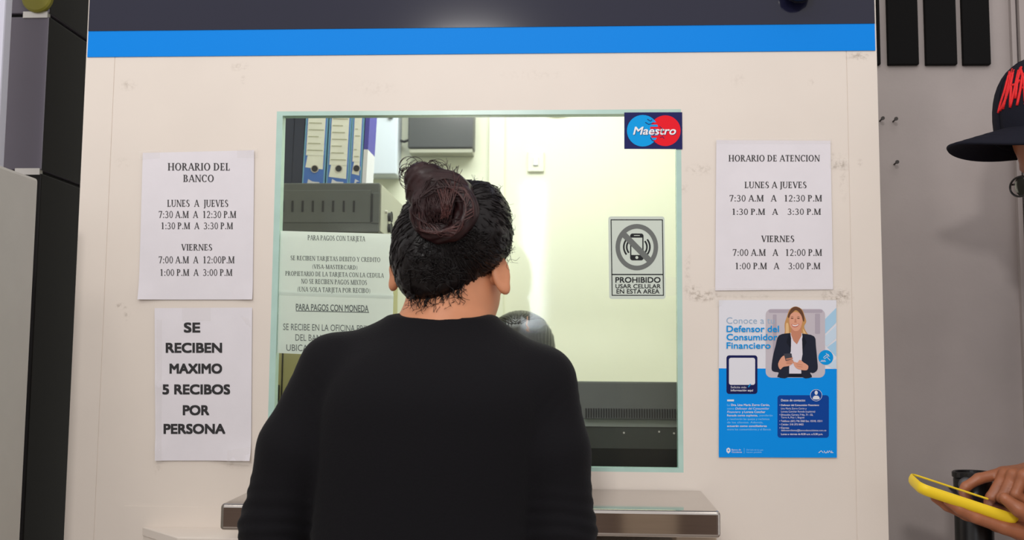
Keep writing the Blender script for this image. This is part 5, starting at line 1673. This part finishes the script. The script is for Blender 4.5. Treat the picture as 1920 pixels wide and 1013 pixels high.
# cap
mq_face, mq = mq, _mq
cpv = MB()
NU, NV = 40, 14
def crown(u, v_):
    a = u * 2 * math.pi
    t = max(0.0, v_ * 1.25 - 0.25) * math.pi / 2
    rr = max(0.0, math.cos(t)) ** 0.72
    z = 0.118 * math.sin(t) ** 0.95 - max(0.0, 0.2 - v_) * 0.18 * (1 - 0.6 * math.cos(a))
    return mq(0.096 * rr * math.cos(a) - 0.004 * v_, 0.081 * rr * math.sin(a), z)
cpv.grid(crown, NU, NV)
cap = cpv.build('cap', 'cap', man, smooth=True, solid=0.002)
seam = MB()
for kx in range(6):
    a = kx / 6
    seam.tube([crown(a, t) + (crown(a, t) - mq(0, 0, 0.02)).normalized() * 0.0012 for t in np.linspace(0.02, 0.97, 14)], 0.0008, 5)
seam.build('seam', 'cap', cap, smooth=True)
MB().lathe([(0.007, -0.002), (0.008, 0.002), (0.004, 0.005), (0.001, 0.0055)], (0, 0, 0), 16).xf(Matrix.Translation(mq(-0.004, 0, 0.119)) @ mrot).build('button', 'cap', cap, smooth=True)
def bill(u, v_, dz=0.0):
    s_ = u * 2 - 1
    a = s_ * R(76)
    bx_, by_ = 0.094 * math.cos(a), 0.079 * math.sin(a)
    ext = 0.096 * (1 - abs(s_) ** 2.4) ** 0.6
    x = bx_ + ext * v_ * (1 - 0.05 * s_ * s_)
    y = by_ * (1 + 0.05 * v_)
    z = 0.0 - 0.030 * (y / 0.079) ** 2 * (0.45 + 0.55 * v_) - 0.014 * v_ - dz
    return mq(x, y, z)
bl_ = MB().grid(lambda u, v_: bill(u, v_), 36, 10).build('bill', 'cap', cap, smooth=True, solid=0.004)
st_ = MB()
for vv in (0.35, 0.55, 0.75, 0.92):
    st_.tube([bill(u, vv) + Vector((0, 0, 0.0021)) for u in np.linspace(0.08, 0.92, 30)], 0.0004, 4)
st_.build('stitching', 'cap', bl_, smooth=True)
# red script on the crown: strokes laid on the cloth
def on_crown(px, py):
    o_ = CAM; d = (P(px, py, MD) - CAM).normalized()
    hit = capb.ray_cast(o_, d)
    return None if hit[0] is None else hit[0] - d * 0.0015
capb = BVHTree.FromPolygons([q.co for q in cap.data.vertices], [tuple(p.vertices) for p in cap.data.polygons])
em = MB()
for pts in ([(1872, 212), (1876, 195), (1884, 170), (1893, 135)], [(1876, 208), (1886, 185), (1896, 155), (1901, 132)], [(1881, 205), (1890, 165), (1898, 130)], [(1893, 135), (1896, 165), (1894, 198)], [(1894, 202), (1902, 170), (1910, 132)], [(1897, 160), (1906, 158), (1912, 150)],
            [(1907, 198), (1913, 170), (1918, 138)], [(1904, 185), (1908, 150), (1915, 126)], [(1913, 128), (1920, 150), (1922, 190)], [(1922, 196), (1930, 160), (1936, 126)], [(1936, 128), (1940, 160), (1938, 192)], [(1917, 165), (1928, 162), (1938, 156)]):
    sp = []
    for i in range(len(pts) - 1):
        for t in (0, 0.25, 0.5, 0.75):
            q = on_crown(pts[i][0] + (pts[i + 1][0] - pts[i][0]) * t, pts[i][1] + (pts[i + 1][1] - pts[i][1]) * t)
            if q is not None: sp.append(q)
    q = on_crown(*pts[-1])
    if q is not None: sp.append(q)
    if len(sp) > 2: em.tube(sp, 0.0024, 6)
em.build('embroidery', 'red_thread', cap, smooth=True)
# glasses
mq = mq_face
gl = empty('glasses', mq(0.1, 0, -0.05), 'dark framed glasses under the navy cap bill', 'glasses')
for sy in (-1, 1):
    lc = (0.097, sy * 0.033, -0.052)
    MB().tube([mq(lc[0] - 0.002 * math.cos(t), lc[1] + 0.027 * math.cos(t), lc[2] + 0.017 * math.sin(t)) for t in np.linspace(0, 2 * math.pi, 29)], 0.0019, 6).build('rim', 'black_plastic', gl, smooth=True)
    MB().tube([mq(lc[0] - 0.001, lc[1], lc[2]), mq(lc[0], lc[1], lc[2])], 0.0165, 24).xf(Matrix.Identity(4)).build('lens', 'glass', gl)
    MB().tube([mq(0.095, sy * 0.061, -0.044), mq(0.08, sy * 0.078, -0.043), mq(0.0, sy * 0.084, -0.042), mq(-0.018, sy * 0.084, -0.05)], 0.0018, 6).build('temple', 'black_plastic', gl, smooth=True)
MB().tube([mq(0.097, -0.007, -0.048), mq(0.102, 0, -0.046), mq(0.097, 0.007, -0.048)], 0.0016, 6).build('bridge', 'black_plastic', gl, smooth=True)
# phone
phn = empty('phone', ph_c, 'phone in a bright yellow case held by the man', 'phone')
def slab(l, w_, z0, z1, r_, inset=0.0):
    o2 = rrect(-l / 2, -w_ / 2, l / 2, w_ / 2, r_, 8)
    k_ = len(o2)
    m_ = MB()
    zs_ = [(z0, 0.86), (z0 + (z1 - z0) * 0.25, 0.96), (z0 + (z1 - z0) * 0.6, 1.0), (z1, 0.985)]
    for z, f_ in zs_:
        m_.v += [(x - math.copysign((1 - f_) * w_ / 2, x), y * f_, z) for x, y in o2]
    for j in range(len(zs_) - 1):
        m_.f += [(j * k_ + i, j * k_ + (i + 1) % k_, (j + 1) * k_ + (i + 1) % k_, (j + 1) * k_ + i) for i in range(k_)]
    m_.f += [tuple(range(k_ - 1, -1, -1)), tuple(range((len(zs_) - 1) * k_, len(zs_) * k_))]
    return m_
PM = Matrix.Translation(ph_c) @ ph_rot
slab(0.170, 0.080, -0.0110, 0.0055, 0.016).xf(PM).build('case', 'yellow', phn, smooth=True, bevel=0.0012)
b = MB()
o2 = rrect(-0.0805, -0.0355, 0.0805, 0.0355, 0.012, 8)
b.v = [(x, y, 0.0059) for x, y in o2]; b.f = [tuple(range(len(o2)))]
b.xf(PM).build('screen', 'screen', phn)
lip = MB().tube([(x, y, 0.0060) for x, y in rrect(-0.0825, -0.0378, 0.0825, 0.0378, 0.0145, 8)] + [(0.0825, 0.0233, 0.006)], 0.0016, 6)
lip.xf(PM).build('rim', 'yellow', phn, smooth=True)
# queue post
qx = P(1825, 940, -0.03)
qz = P(1825, 886, -0.03).z
q = empty('queue_post', (qx.x, -0.03, 0), 'black belt barrier post behind the yellow phone', 'barrier post')
c0 = (qx.x, -0.03, 0)
MB().lathe([(0.125, 0.0), (0.125, 0.012), (0.11, 0.024), (0.03, 0.032)], c0, 36).build('base', 'black_plastic', q)
MB().lathe([(0.0305, 0.028), (0.0305, 0.80)], c0, 28).build('pole', 'black_plastic', q, smooth=True)
MB().lathe([(0.031, 0.80), (0.0325, 0.805), (0.0325, qz - 0.012), (0.0305, qz - 0.009)], c0, 32).build('cassette', 'black_plastic', q, smooth=True)
MB().lathe([(0.032, qz - 0.010), (0.0345, qz - 0.008), (0.0345, qz), (0.032, qz + 0.002), (0.029, qz + 0.001), (0.029, qz - 0.002), (0.001, qz - 0.002)], c0, 32).build('top_cap', 'black_plastic', q, smooth=False)
pk_ = P(1812, 908, -0.065)
kb_ = MB().lathe([(0.001, -0.012), (0.009, -0.012), (0.0125, -0.010), (0.0125, 0.0)], (0, 0, 0), 24).xf(Matrix.Translation((pk_.x, -0.060, pk_.z)) @ Matrix.Rotation(R(-75), 4, 'X')).build('belt_knob', 'grey_plastic', q, smooth=True)
